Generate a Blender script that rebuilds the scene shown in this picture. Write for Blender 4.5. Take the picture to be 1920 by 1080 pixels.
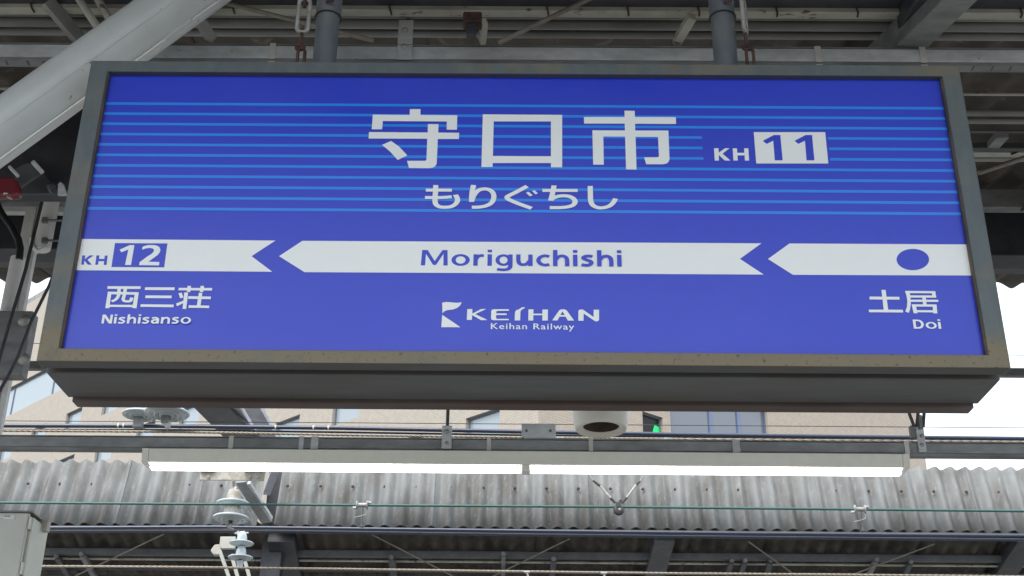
import bpy, math, random
from mathutils import Vector, Matrix
random.seed(7)
for o in list(bpy.data.objects): bpy.data.objects.remove(o)
scn = bpy.context.scene
COL = scn.collection

# ------------------------------------------------------------------ camera
FPX, PITCH, YAW, ROLL = 2379.12, .4468, -.0068, .0097
CAM = Vector((-.0078, -2.8967, 1.6))
fw = Vector((math.sin(YAW)*math.cos(PITCH), math.cos(YAW)*math.cos(PITCH), math.sin(PITCH)))
rt = Vector((math.cos(YAW), -math.sin(YAW), 0)); up = rt.cross(fw)
CR = rt*math.cos(ROLL) + up*math.sin(ROLL); CU = -rt*math.sin(ROLL) + up*math.cos(ROLL)
cam = bpy.data.cameras.new('camera'); co = bpy.data.objects.new('camera', cam); COL.objects.link(co)
cam.sensor_width = 36; cam.lens = FPX/1920*36; cam.clip_start = .05; cam.clip_end = 3000
M4 = Matrix((CR, CU, -fw)).transposed().to_4x4(); M4.translation = CAM; co.matrix_world = M4
scn.camera = co
# ------------------------------------------------------------------ sky, sun, exposure
SUN_EL, SUN_AZ = math.radians(52), math.radians(205)          # azimuth from +Y, clockwise: behind the camera
w = bpy.data.worlds.new('World'); scn.world = w; w.use_nodes = True
nt = w.node_tree; nt.nodes.clear()
wo = nt.nodes.new('ShaderNodeOutputWorld'); bg = nt.nodes.new('ShaderNodeBackground')
sky = nt.nodes.new('ShaderNodeTexSky'); sky.sky_type = 'NISHITA'; sky.sun_disc = False
sky.sun_elevation = SUN_EL; sky.sun_rotation = SUN_AZ; sky.air_density = 1.0; sky.dust_density = 4.0; sky.ozone_density = 1.0
hs = nt.nodes.new('ShaderNodeHueSaturation'); hs.inputs['Saturation'].default_value = .42
cl = nt.nodes.new('ShaderNodeMix'); cl.data_type = 'RGBA'; cl.inputs[0].default_value = .72
cl.inputs[7].default_value = (8.6, 9.7, 10.9, 1)              # high thin overcast in front of the blue
nt.links.new(sky.outputs[0], hs.inputs['Color']); nt.links.new(hs.outputs[0], cl.inputs[6])
nt.links.new(cl.outputs[2], bg.inputs[0]); bg.inputs[1].default_value = .1
nt.links.new(bg.outputs[0], wo.inputs[0])
sl = bpy.data.lights.new('sun', 'SUN'); sl.energy = 1.2; sl.angle = math.radians(38); sl.color = (1, .965, .92)
so = bpy.data.objects.new('sun', sl); COL.objects.link(so)
sd = Vector((math.sin(SUN_AZ)*math.cos(SUN_EL), math.cos(SUN_AZ)*math.cos(SUN_EL), math.sin(SUN_EL)))
so.rotation_euler = sd.to_track_quat('Z', 'Y').to_euler()
scn.view_settings.view_transform = 'Standard'; scn.view_settings.look = 'None'
scn.view_settings.exposure = 1.1; scn.view_settings.gamma = 1; scn.view_settings.use_curve_mapping = False

# ------------------------------------------------------------------ helpers
V = Vector
def ray(x, y): return fw*FPX + CR*(x-960) + CU*(540-y)
def at(x, y, Y): d = ray(x, y); return CAM + d*((Y-CAM.y)/d.y)
def on(x, y, p, n): d = ray(x, y); return CAM + d*((V(p)-CAM).dot(V(n))/d.dot(V(n)))
ORG = {}
class MB:
    def __init__(s): s.v = []; s.f = []; s.sm = []
    def add(s, vs, fs, sm=False):
        b = len(s.v); s.v += [tuple(p) for p in vs]
        for f in fs: s.f.append(tuple(b+i for i in f)); s.sm.append(sm)
        return s
    def box(s, lo, hi):
        x0, y0, z0 = lo; x1, y1, z1 = hi
        return s.add([(x0,y0,z0),(x1,y0,z0),(x1,y1,z0),(x0,y1,z0),(x0,y0,z1),(x1,y0,z1),(x1,y1,z1),(x0,y1,z1)],
                     [(0,3,2,1),(4,5,6,7),(0,1,5,4),(1,2,6,5),(2,3,7,6),(3,0,4,7)])
    def beam(s, p, q, wd, ht, upv=(0,0,1)):
        p, q = V(p), V(q); d = (q-p).normalized(); sd = d.cross(V(upv)).normalized()*wd/2; u = sd.cross(d).normalized()*ht/2
        vs = [a+k for a in (p, q) for k in (-sd-u, sd-u, sd+u, -sd+u)]
        return s.add(vs, [(0,3,2,1),(4,5,6,7),(0,1,5,4),(1,2,6,5),(2,3,7,6),(3,0,4,7)])
    def tube(s, pts, r, n=10, caps=True):
        pts = [V(p) for p in pts]; rr = r if isinstance(r, (list, tuple)) else [r]*len(pts)
        t0 = (pts[1]-pts[0]).normalized(); a = t0.orthogonal().normalized(); rings = []
        for i, p in enumerate(pts):
            t = ((pts[min(i+1, len(pts)-1)]-p).normalized() + (p-pts[max(i-1, 0)]).normalized()).normalized()
            a = (a - t*a.dot(t)).normalized(); b = t.cross(a)
            rings.append([p + (a*math.cos(2*math.pi*k/n)+b*math.sin(2*math.pi*k/n))*rr[i] for k in range(n)])
        vs = [q for g in rings for q in g]; fs = []
        for i in range(len(pts)-1):
            for k in range(n): fs.append((i*n+k, i*n+(k+1) % n, (i+1)*n+(k+1) % n, (i+1)*n+k))
        s.add(vs, fs, True)
        if caps: s.add(rings[0], [tuple(range(n))[::-1]]); s.add(rings[-1], [tuple(range(n))])
        return s
    def lathe(s, c, prof, n=28, axis=(0,0,1), sx=1.0):
        c = V(c); ax = V(axis).normalized(); a = ax.orthogonal().normalized()
        if abs(ax.z) > .99: a = V((1,0,0))
        b = ax.cross(a); vs = []
        for r, h in prof:
            for k in range(n):
                t = 2*math.pi*k/n; vs.append(c + ax*h + a*(r*math.cos(t)*sx) + b*(r*math.sin(t)))
        m = len(prof); fs = [(i*n+k, i*n+(k+1) % n, (i+1)*n+(k+1) % n, (i+1)*n+k) for i in range(m-1) for k in range(n)]
        return s.add(vs, fs, True)
    def prism(s, poly, off):
        off = V(off); n = len(poly); a = [V(p) for p in poly]; b = [p+off for p in a]
        return s.add(a+b, [tuple(range(n))[::-1], tuple(range(n, 2*n))] + [(i, (i+1) % n, n+(i+1) % n, n+i) for i in range(n)])
    def build(s, name, mat, parent=None, bevel=0, label=None, cat=None, group=None, kind=None, base=None):
        me = bpy.data.meshes.new(name)
        if parent: o0 = ORG[parent.name]
        else:
            xs = [p[0] for p in s.v]; ys = [p[1] for p in s.v]; zs = [p[2] for p in s.v]
            o0 = V(base) if base else V(((min(xs)+max(xs))/2, (min(ys)+max(ys))/2, min(zs)))
        me.from_pydata([tuple(V(p)-o0) for p in s.v], [], s.f); me.update()
        me.polygons.foreach_set('use_smooth', s.sm)
        import bmesh
        bm = bmesh.new(); bm.from_mesh(me); bmesh.ops.recalc_face_normals(bm, faces=bm.faces); bm.to_mesh(me); bm.free()
        me.materials.append(mat)
        o = bpy.data.objects.new(name, me); COL.objects.link(o); ORG[o.name] = o0
        if parent: o.parent = parent
        else: o.location = o0
        if bevel:
            m = o.modifiers.new('bevel', 'BEVEL'); m.width = bevel; m.segments = 2; m.limit_method = 'ANGLE'; m.angle_limit = math.radians(50)
        tag(o, label, cat, group, kind); return o
def tag(o, label=None, cat=None, group=None, kind=None):
    for k, v in (('label', label), ('category', cat), ('group', group), ('kind', kind)):
        if v: o[k] = v
    return o
def thing(name, loc, label, cat, group=None):
    o = bpy.data.objects.new(name, None); COL.objects.link(o); o.location = loc; ORG[o.name] = V(loc); o.empty_display_size = .1
    return tag(o, label, cat, group)
def lin(c): return tuple(((x/255+.055)/1.055)**2.4 if x > 10 else x/255/12.92 for x in c)
def material(name, col, rough=.6, metal=0., col2=None, scale=8, lo=.4, hi=.65, col3=None, scale3=40, lo3=.62, hi3=.7, bump=0., bscale=60, coat=0., spec=.5, stretch=(1,1,1), fine=.12):
    m = bpy.data.materials.new(name); m.use_nodes = True; t = m.node_tree; b = t.nodes['Principled BSDF']; L = t.links.new
    b.inputs['Roughness'].default_value = rough; b.inputs['Metallic'].default_value = metal; b.inputs['Specular IOR Level'].default_value = spec
    if coat: b.inputs['Coat Weight'].default_value = coat; b.inputs['Coat Roughness'].default_value = .25
    tc = t.nodes.new('ShaderNodeNewGeometry'); mp = t.nodes.new('ShaderNodeMapping'); mp.inputs['Scale'].default_value = stretch
    L(tc.outputs['Position'], mp.inputs[0])
    def noise(sc, det=6):
        n = t.nodes.new('ShaderNodeTexNoise'); n.inputs['Scale'].default_value = sc; n.inputs['Detail'].default_value = det; L(mp.outputs[0], n.inputs['Vector']); return n.outputs[0]
    def ramp(src, a, z):
        r = t.nodes.new('ShaderNodeMapRange'); r.inputs[1].default_value = a; r.inputs[2].default_value = z; r.interpolation_type = 'SMOOTHSTEP'; L(src, r.inputs[0]); return r.outputs[0]
    def mix(f, a, c2):
        x = t.nodes.new('ShaderNodeMix'); x.data_type = 'RGBA'
        if hasattr(a, 'links'): L(a, x.inputs[6])
        else: x.inputs[6].default_value = (*a, 1)
        x.inputs[7].default_value = (*c2, 1); L(f, x.inputs[0]); return x.outputs[2]
    out = col
    if col2: out = mix(ramp(noise(scale), lo, hi), out, col2)
    if col3: out = mix(ramp(noise(scale3, 3), lo3, hi3), out, col3)
    if fine:
        h = t.nodes.new('ShaderNodeHueSaturation'); r = t.nodes.new('ShaderNodeMapRange'); r.inputs[1].default_value = .3; r.inputs[2].default_value = .7
        r.inputs[3].default_value = 1-fine; r.inputs[4].default_value = 1+fine; L(noise(scale*2.7+3), r.inputs[0]); L(r.outputs[0], h.inputs['Value'])
        if hasattr(out, 'links'): L(out, h.inputs['Color'])
        else: h.inputs['Color'].default_value = (*out, 1)
        out = h.outputs[0]
    if hasattr(out, 'links'): L(out, b.inputs['Base Color'])
    else: b.inputs['Base Color'].default_value = (*out, 1)
    if bump:
        bp = t.nodes.new('ShaderNodeBump'); bp.inputs['Strength'].default_value = bump; bp.inputs['Distance'].default_value = .01
        L(noise(bscale), bp.inputs['Height']); L(bp.outputs[0], b.inputs['Normal'])
    return m
def emit(name, col, s):
    m = bpy.data.materials.new(name); m.use_nodes = True; b = m.node_tree.nodes['Principled BSDF']
    b.inputs['Base Color'].default_value = (*col, 1); b.inputs['Emission Color'].default_value = (*col, 1); b.inputs['Emission Strength'].default_value = s
    return m
M = dict(
 frameunder=material('dark_grey_underside', (.085,.085,.078), .5, .1, (.1,.07,.05), 6, .5, .75, stretch=(.5,1,1)),
 framelip=material('rubber_seal', (.11,.075,.05), .6, 0, (.05,.04,.035), 9),
 bodybox=material('dull_sheet_steel', (.125,.125,.123), .5, .2, (.11,.105,.095), 3, stretch=(.5,3,1), fine=.08),
 dark=material('black_gap', (.012,.011,.011), .8, fine=0),
 rustlip=material('rusty_lip', (.09,.06,.05), .65, 0, (.13,.11,.1), 3, .4, .7, stretch=(.6,1,1)),
 blue=material('blue_print', (.009,.036,.56), .38, fine=.015, spec=.6, coat=.3),
 stripe=material('light_blue_print', (.001,.235,.86), .36, fine=0, spec=.6, coat=.3),
 white=material('white_print', (.86,.875,.845), .36, fine=.01, spec=.5, coat=.2),
 galv=material('galvanised_steel', (.56,.58,.57), .5, .1, (.45,.465,.46), 14, .35, .7, (.14,.13,.12), 60, .68, .75, stretch=(.5,1,1)),
 galvdk=material('dull_galvanised_steel', (.24,.245,.24), .55, .25, (.17,.17,.165), 10, stretch=(.4,1,1)),
 galvmid=material('mid_grey_steel', (.30,.305,.30), .5, .15, (.22,.225,.22), 12, .35, .7, stretch=(.5,1,1)),
 strap=material('bright_steel_strap', (.60,.58,.53), .4, .1, fine=.08),
 pole=material('blue_grey_pipe', (.15,.17,.185), .42, .1, (.21,.21,.2), 9, .5, .75, (.14,.08,.05), 30, .66, .74, stretch=(1,1,.5)),
 rust=material('rusty_iron', (.10,.052,.038), .8, 0, (.045,.026,.02), 30, bump=.3, bscale=150),
 link=material('worn_zinc', (.42,.41,.38), .5, .3, (.3,.29,.27), 30),
 bigpipe=material('pale_grey_paint', (.64,.665,.645), .34, 0, (.47,.46,.42), 2.6, .48, .8, (.25,.2,.15), 30, .68, .76, fine=.05, coat=.15),
 conduit=material('aluminium_conduit', (.7,.7,.66), .28, .4, fine=.05),
 cream=material('cream_purlin_paint', (.44,.43,.36), .6, 0, (.28,.26,.22), 7, .45, .7, (.15,.08,.05), 40, .62, .70, stretch=(.4,1,1)),
 creampipe=material('pale_conduit', (.29,.285,.26), .5, 0, (.19,.185,.17), 4, stretch=(.3,1,1)),
 slate=material('brown_slate_underside', (.10,.083,.066), .85, 0, (.075,.062,.052), 3, .4, .7, (.17,.15,.13), 11, .6, .75, bump=.2),
 steelblk=material('dark_painted_steel', (.035,.036,.042), .5, 0, (.055,.055,.058), 6),
 darkgrey=material('grey_painted_steel', (.07,.073,.075), .5, 0, (.09,.092,.095), 6),
 white_steel=material('white_mast_paint', (.84,.83,.80), .45, 0, (.72,.71,.67), 5, .5, .8, fine=.04),
 red=material('dark_red_enamel', (.16,.012,.022), .22, 0, fine=.05, coat=.6),
 cable=material('black_cable', (.018,.019,.022), .5, fine=.1),
 navy=material('navy_cable', (.03,.04,.075), .28, fine=.15, spec=.8),
 green=material('green_covered_wire', (.04,.125,.105), .35, fine=.1),
 copper=material('twisted_copper', (.36,.27,.20), .45, .3, (.34,.33,.27), 60),
 wire=material('dull_wire', (.07,.07,.065), .5, .3),
 rod=material('brace_rod', (.24,.22,.185), .5, .1, (.2,.17,.13), 12),
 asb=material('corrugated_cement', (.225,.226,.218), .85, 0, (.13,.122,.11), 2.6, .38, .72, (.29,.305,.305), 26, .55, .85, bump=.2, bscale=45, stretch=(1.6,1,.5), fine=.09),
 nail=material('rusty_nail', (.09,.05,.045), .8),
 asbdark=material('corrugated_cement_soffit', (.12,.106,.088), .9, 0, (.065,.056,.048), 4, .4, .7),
 porc=material('white_porcelain', (.56,.62,.635), .18, fine=.04, coat=.5),
 cap=material('cement_cap', (.52,.49,.43), .6, 0, (.4,.36,.3), 12),
 steelpale=material('pale_lilac_steel', (.50,.50,.56), .4, .2, (.4,.4,.44), 5),
 lampbody=material('cream_lamp_enamel', (.80,.78,.68), .35, fine=.03),
 hood=material('ivory_plastic', (.80,.76,.66), .4, 0, (.72,.68,.58), 4, fine=.03),
 boxcream=material('cream_cabinet', (.52,.51,.43), .3, 0, (.46,.455,.4), 3, fine=.03, coat=.3),
 boxside=material('pale_cabinet', (.66,.68,.60), .4, fine=.03),
 label=material('white_label', (.68,.68,.64), .4, fine=.03), ink=material('grey_ink', (.12,.14,.16), .6, fine=0),
 concrete=material('concrete', (.29,.285,.275), .9, 0, (.22,.215,.205), .8, bump=.2),
 ballast=material('ballast', (.13,.12,.11), .95, 0, (.1,.09,.08), 9, bump=.4),
)
def frame_mat():
    m = bpy.data.materials.new('weathered_frame_steel'); m.use_nodes = True; t = m.node_tree; b = t.nodes['Principled BSDF']; L = t.links.new
    N = lambda k: t.nodes.new('ShaderNode'+k)
    geo = N('NewGeometry'); sep = N('SeparateXYZ'); L(geo.outputs['Position'], sep.inputs[0])
    def noise(sc, st, det=5, rough=.6):
        mp = N('Mapping'); mp.inputs['Scale'].default_value = st; L(geo.outputs['Position'], mp.inputs[0])
        n = N('TexNoise'); n.inputs['Scale'].default_value = sc; n.inputs['Detail'].default_value = det; n.inputs['Roughness'].default_value = rough; L(mp.outputs[0], n.inputs['Vector']); return n.outputs[0]
    def rng(src, a, z, o0=0., o1=1.):
        r = N('MapRange'); r.inputs[1].default_value = a; r.inputs[2].default_value = z; r.inputs[3].default_value = o0; r.inputs[4].default_value = o1; r.interpolation_type = 'SMOOTHSTEP'; L(src, r.inputs[0]); return r.outputs[0]
    def math_(op, a, c):
        x = N('Math'); x.operation = op
        for k, v in ((0, a), (1, c)):
            if hasattr(v, 'links'): L(v, x.inputs[k])
            else: x.inputs[k].default_value = v
        return x.outputs[0]
    def mix(f, a, c):
        x = N('Mix'); x.data_type = 'RGBA'; L(f, x.inputs[0])
        for k, v in ((6, a), (7, c)):
            if hasattr(v, 'links'): L(v, x.inputs[k])
            else: x.inputs[k].default_value = (*v, 1)
        return x.outputs[2]
    low = rng(sep.outputs[2], 2.80, 2.98, .30, 0.); top = rng(sep.outputs[2], 3.635, 3.66, 0., .08)
    patch = math_('ADD', math_('ADD', noise(3.2, (1,1,1.4)), low), top)
    c = mix(rng(noise(22, (1,1,.4)), .35, .7), (.088,.112,.118), (.118,.138,.138))
    c = mix(rng(patch, .50, .78), c, (.185,.15,.088))
    c = mix(rng(noise(7, (1.5,1,1)), .56, .72), c, (.135,.115,.085))
    c = mix(rng(math_('ADD', noise(95, (1,1,1), 4), math_('MULTIPLY', low, .22)), .66, .74), c, (.085,.045,.028))
    L(c, b.inputs['Base Color']); b.inputs['Roughness'].default_value = .5
    bp = N('Bump'); bp.inputs['Strength'].default_value = .15; bp.inputs['Distance'].default_value = .004; L(noise(140, (1,1,1)), bp.inputs['Height']); L(bp.outputs[0], b.inputs['Normal'])
    return m
M['frame'] = M['framelow'] = frame_mat()
def uneven_gloss(m, lo, hi, sc):
    t = m.node_tree; b = t.nodes['Principled BSDF']; g = t.nodes.new('ShaderNodeNewGeometry'); n = t.nodes.new('ShaderNodeTexNoise'); r = t.nodes.new('ShaderNodeMapRange'); mp = t.nodes.new('ShaderNodeMapping')
    mp.inputs['Scale'].default_value = (1, 1, 2.2); n.inputs['Scale'].default_value = sc; n.inputs['Detail'].default_value = 4; r.inputs[1].default_value = .3; r.inputs[2].default_value = .7; r.inputs[3].default_value = lo; r.inputs[4].default_value = hi
    t.links.new(g.outputs['Position'], mp.inputs[0]); t.links.new(mp.outputs[0], n.inputs['Vector']); t.links.new(n.outputs[0], r.inputs[0]); t.links.new(r.outputs[0], b.inputs['Roughness'])
    r2 = t.nodes.new('ShaderNodeMapRange'); r2.inputs[1].default_value = .3; r2.inputs[2].default_value = .7; r2.inputs[3].default_value = .05; r2.inputs[4].default_value = .3
    t.links.new(n.outputs[0], r2.inputs[0]); t.links.new(r2.outputs[0], b.inputs['Coat Weight'])
for k_ in ('blue', 'stripe'): uneven_gloss(M[k_], .30, .48, 1.6)
M['tube'] = emit('lit_tube', (1, 1, .985), 3.0)
M['exit'] = emit('green_exit_light', (.0, .38, .10), .6)
def wall_mat(name, c, rowh):
    m = material(name, c, .75, fine=.06, scale=.25); t = m.node_tree; b = t.nodes['Principled BSDF']; L = t.links.new
    src = b.inputs['Base Color'].links[0].from_socket
    tc = t.nodes.new('ShaderNodeTexCoord'); br = t.nodes.new('ShaderNodeTexBrick'); L(tc.outputs['UV'], br.inputs['Vector'])
    br.inputs['Scale'].default_value = 1; br.inputs['Brick Width'].default_value = rowh*3.2; br.inputs['Row Height'].default_value = rowh; br.inputs['Mortar Size'].default_value = rowh*.09
    br.inputs['Color1'].default_value = (1,1,1,1); br.inputs['Color2'].default_value = (.95,.95,.95,1); br.inputs['Mortar'].default_value = (.78,.76,.73,1)
    x = t.nodes.new('ShaderNodeMix'); x.data_type = 'RGBA'; x.blend_type = 'MULTIPLY'; x.inputs[0].default_value = 1; L(src, x.inputs[6]); L(br.outputs[0], x.inputs[7]); L(x.outputs[2], b.inputs['Base Color']); return m
M['tile'] = wall_mat('beige_tile', (.44,.365,.295), .12)
M['tilepale'] = wall_mat('pale_beige_tile', (.42,.37,.31), .12)
M['plain'] = material('pale_render', (.42,.37,.30), .8, fine=.04, scale=.3)
def glass_mat(name, c, r=.06):
    m = material(name, c, r, 0, fine=0, spec=1.0); return m
M['glass'] = glass_mat('window_glass', (.30,.345,.365)); M['glassblue'] = glass_mat('bluish_window_glass', (.13,.14,.16)); M['glassdark'] = material('dark_window_glass', (.02,.02,.02), .3, fine=0, spec=.2)
M['wframe'] = material('slate_window_frame', (.12,.15,.2), .4, fine=.05); M['wblue'] = material('blue_window_frame', (.13,.17,.30), .4, fine=.05)

# ------------------------------------------------------------------ ground and platforms
MB().add([(-400,-400,-1.1),(400,-400,-1.1),(400,600,-1.1),(-400,600,-1.1)], [(0,1,2,3)]).build('ground', M['ballast'], kind='structure')
MB().box((-60,-3.6,-1.1), (60,4.0,0)).build('platform', M['concrete'], bevel=.02, kind='structure')
MB().box((-60,10.6,-1.1), (60,22,0)).build('opposite_platform', M['concrete'], bevel=.02, kind='structure')

# ------------------------------------------------------------------ near canopy
RP, RN = V((0,0,4.36)), V((0,-.2,1))
def roof(x, y, drop=0): return on(x, y, RP-V((0,0,drop)), RN)
def rz(Y, drop=0): return 4.36 + (.2*Y if Y > 0 else -.15*Y) - drop
canopy = thing('platform_canopy', (0,0,4.36), 'dark underside of the near platform canopy with purlins above the blue sign', 'canopy')
PW = .19
def corr_sheet(x0, nw, pts, amp, pitch, thick=.008, seg=8):
    """corrugated sheet: waves along X, pts = (Y, Z) path, offset along the path normal"""
    mb = MB(); n = nw*seg+1; rows = []
    for side in (0, 1):
        for i, (Y, Z) in enumerate(pts):
            a, b = pts[max(i-1,0)], pts[min(i+1,len(pts)-1)]; d = V((0, b[0]-a[0], b[1]-a[1])).normalized(); nn = V((0,-d.z,d.y))
            rows.append([V((x0+k*pitch/seg, Y, Z)) + nn*(amp*(2*abs(math.cos(math.pi*k/seg))**1.65-1) + side*thick) for k in range(n)])
    R = len(pts); fs = []
    for s_ in (0, 1):
        for i in range(R-1):
            for k in range(n-1):
                a = (s_*R+i)*n+k; fs.append((a, a+1, a+n+1, a+n))
    for k in range(n-1):
        for i in (0, R-1): a = i*n+k; fs.append((a, a+1, a+1+R*n, a+R*n))
    for i in range(R-1):
        for k in (0, n-1): a = i*n+k; fs.append((a, a+n, a+n+R*n, a+R*n))
    return mb.add([p for r in rows for p in r], fs, True)
k = 0; x = -6.0
while x < 6.2:
    dz = .011*(k % 2)
    corr_sheet(x, 5, [(-2.6, rz(-2.6)+dz), (0, rz(0)+dz), (2.4, rz(2.4)+dz), (4.80, rz(4.80)+dz)], .022, PW, .008, 10).build('roof_sheet', M['slate'], canopy)  # unseen near part: slope and edge shaped for the sign's reflection
    x += PW*5-.012; k += 1
def xline(px, py, drop): return roof(px, py, drop)
def xmember(name, mat, py, wy, hz, drop, xs=(-6,6), px=1900):
    p = roof(px, py, drop); o = MB().box((xs[0], p.y-wy/2, p.z-hz/2), (xs[1], p.y+wy/2, p.z+hz/2)).build(name, mat, canopy, bevel=.003); return p
def xpipe(name, mat, px, py, r, drop, xs=(-6,6)):
    p = roof(px, py, drop); MB().tube([(xs[0],p.y,p.z),(xs[1],p.y,p.z)], r, 14).build(name, mat, canopy); return p
# soffit board and first purlin group (top of the picture)
p0 = roof(960, 14, .09); MB().box((-6, p0.y-.5, p0.z-.004), (6, p0.y, p0.z+.05)).build('soffit_board', M['steelblk'], canopy)
p1 = roof(960, 20.5, .10); MB().box((-6,p1.y-.02,p1.z-.013),(6,p1.y+.02,p1.z+.013)).build('purlin', M['cream'], canopy, bevel=.002)
xpipe('purlin_lip', M['creampipe'], 960, 33, .006, .10)
xpipe('roof_conduit', M['creampipe'], 960, 45, .0205, .10)
xpipe('roof_conduit', M['creampipe'], 960, 63, .0165, .10)
for px in (437, 731, 1025, 1175, 1307, 1452, 1602, 1906, 300, 60):
    q = roof(px, 20.5+(px-960)*.0095, .10)
    MB().tube([(q.x,p1.y-.024,p1.z+.03),(q.x,p1.y-.026,p1.z-.006),(q.x+.004,p1.y-.02,p1.z-.016),(q.x+.006,p1.y+.0,p1.z-.018)], .0035, 6).build('hook_bolt', M['rust'], canopy)
# second group, seen to the right of the sign
xmember('purlin_lip', M['cream'], 177, .012, .010, .10)
xpipe('roof_conduit', M['creampipe'], 1900, 212, .014, .11)
xpipe('roof_conduit', M['creampipe'], 1900, 227, .013, .10)
xmember('purlin_lip', M['darkgrey'], 247, .02, .008, .10)
xmember('purlin', M['darkgrey'], 276, .03, .03, .10)
p2 = roof(1900, 287, .10); MB().box((-6,p2.y-.02,p2.z-.011),(6,p2.y+.02,p2.z+.011)).build('purlin', M['cream'], canopy, bevel=.002)
xpipe('roof_conduit', M['creampipe'], 1900, 298, .014, .10)
p3 = roof(1900, 377, .12); MB().box((-6,p3.y-.03,p3.z-.052),(6,p3.y+.03,p3.z+.052)).build('purlin', M['galvdk'], canopy, bevel=.003)
p4 = roof(1900, 441, .2); MB().box((-6,p4.y-.06,p4.z-.15),(6,p4.y+.1,p4.z+.15)).build('dark_space_box', M['steelblk'], canopy, bevel=.004)  # added black box standing in for the dark space under the roof
p5 = roof(1900, 497, .12); MB().box((-6,p5.y-.04,p5.z-.042),(6,p5.y+.04,p5.z+.042)).build('purlin', M['darkgrey'], canopy, bevel=.003)
for px in (1900, 20):
    q = roof(px, 287, .1); MB().tube([(q.x+.03,p2.y-.024,p2.z+.03),(q.x+.01,p2.y-.028,p2.z-.01),(q.x-.02,p2.y-.02,p2.z-.02)], .005, 6).build('hook_bolt', M['rust'], canopy)
    q = roof(px-6, 386, .1); MB().tube([(q.x+.02,p3.y-.034,p3.z+.0),(q.x+.01,p3.y-.04,p3.z-.05),(q.x-.02,p3.y-.03,p3.z-.07)], .007, 6).build('hook_bolt', M['rust'], canopy)
# rafters
def ibeam(name, p, q, wd, ht, m1, m2):
    mb = MB(); p, q = V(p), V(q); u = V((0,0,1))
    mb.beam(p, q, wd*.2, ht); mb.beam(p+u*ht/2, q+u*ht/2, wd, .012); mb.beam(p-u*ht/2, q-u*ht/2, wd, .012)
    return mb.build(name, m1, canopy)
a, b = roof(1830, -60, .16), roof(1690, 80, .16); d = (b-a); MB().beam(a-d*.3, a+d*4.0, .11, .11).build('rafter', M['galvdk'], canopy, bevel=.004)
a, b = roof(1745, -60, .10), roof(1665, 80, .10); d = (b-a); MB().beam(a-d*.3, a+d*4, .05, .12).build('rafter', M['steelblk'], canopy, bevel=.004)
# small struts, pipes and brace rods under the roof
for (x0,y0,x1,y1,wd,m,Y) in ((88,2,150,75,.045,'creampipe',.70),(1298,30,1268,80,.034,'cream',.70),(372,36,396,72,.036,'creampipe',.70),(1880,252,1862,272,.05,'galvdk',1.6),(908,40,904,78,.02,'cream',.66)):
    MB().beam(at(x0,y0,Y-.05), at(x1,y1,Y+.06), wd, .03, (0,-1,.3)).build('strut', M[m], canopy, bevel=.002)
for (x0,y0,x1,y1,r,Y) in ((143,-10,190,62,.013,.60),(178,-10,210,45,.013,.60)):
    MB().tube([at(x0,y0,Y), at((x0+x1)/2,(y0+y1)/2,Y+.03), at(x1,y1,Y+.06)], [r,r*1.05,r], 12).build('drain_pipe', M['cream'], canopy)
for (x0,y0,x1,y1,r,Y) in ((1108,-4,935,80,.0085,.62),(385,-4,700,76,.008,.62),(1835,324,1960,283,.011,1.9)):
    MB().tube([at(x0,y0,Y), at(x1,y1,Y+.02)], r, 10).build('brace_rod', M['rod'], canopy)
mb = MB(); q = at(887, 32, .60); mb.box((q.x-.035,q.y,q.z-.02),(q.x+.03,q.y+.05,q.z+.025)); mb.build('rusty_clamp', M['rust'], canopy, bevel=.006)
q = at(884, 56, .60); MB().box((q.x-.018,q.y,q.z-.02),(q.x+.016,q.y+.03,q.z+.03)).build('clamp_foot', M['steelblk'], canopy, bevel=.004)
# dark boarding behind the big pipe on the left
a = at(-60, 285, 1.5); b = at(175, 365, 1.5)
MB().box((a.x, 1.5, b.z), (b.x, 1.56, 4.55)).build('dark_panel', M['steelblk'], canopy)

# ------------------------------------------------------------------ station sign
Z0, SH, SW = 2.7794, .8993, 1.2
zi0, zi1, xi = 2.8145, 3.6425, 1.150
sign = thing('station_sign', (0,.12,Z0), 'large blue hanging station name board with white lettering and weathered steel frame', 'sign')
FD = .048
zt = Z0+SH
ro = [(-SW,Z0),(SW,Z0),(SW,zt),(-SW,zt)]; ri = [(-xi,zi0),(xi,zi0),(xi,zi1),(-xi,zi1)]
vs = [V((x,y,z)) for y in (0, FD) for rg in (ro, ri) for x, z in rg]; fs = []
for k in range(4):
    n_ = (k+1) % 4
    fs += [(k,n_,4+n_,4+k), (8+k,8+n_,12+n_,12+k), (k,n_,8+n_,8+k), (4+k,4+n_,12+n_,12+k)]
fr = MB().add(vs, fs).build('frame', M['frame'], sign, bevel=.003)
fr.data.materials.append(M['frameunder'])                         # faces turned downwards take a darker grey
for f in fr.data.polygons:
    if f.normal.z < -.6: f.material_index = 1
RC = .019
for s in (-1, 1): MB().box((s*xi-.004 if s > 0 else -xi-.001, .006, zi0+.001), (xi+.001 if s > 0 else -xi+.004, RC+.002, zi1-.001)).build('inner_seal', M['framelip'], sign)
face = MB().box((-xi-.02, RC, zi0-.02), (xi+.02, RC+.01, zi1+.02)).build('face_panel', M['blue'], sign)
MB().box((-1.194,.0485,2.815),(1.194,.0715,zt-.005)).build('seal_groove', M['dark'], sign)
MB().box((-1.198,.072,2.776),(1.198,.2445,zt-.002)).build('housing', M['bodybox'], sign, bevel=.003)
MB().box((-1.187,.2455,2.7655),(1.187,.292,zt-.004)).build('back_frame', M['rustlip'], sign, bevel=.003)
for s in (-.9, .95):
    MB().box((s-.06,.10,zt-.001),(s+.06,.2,zt+.012)).build('top_bracket', M['steelblk'], sign, bevel=.003)
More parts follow.
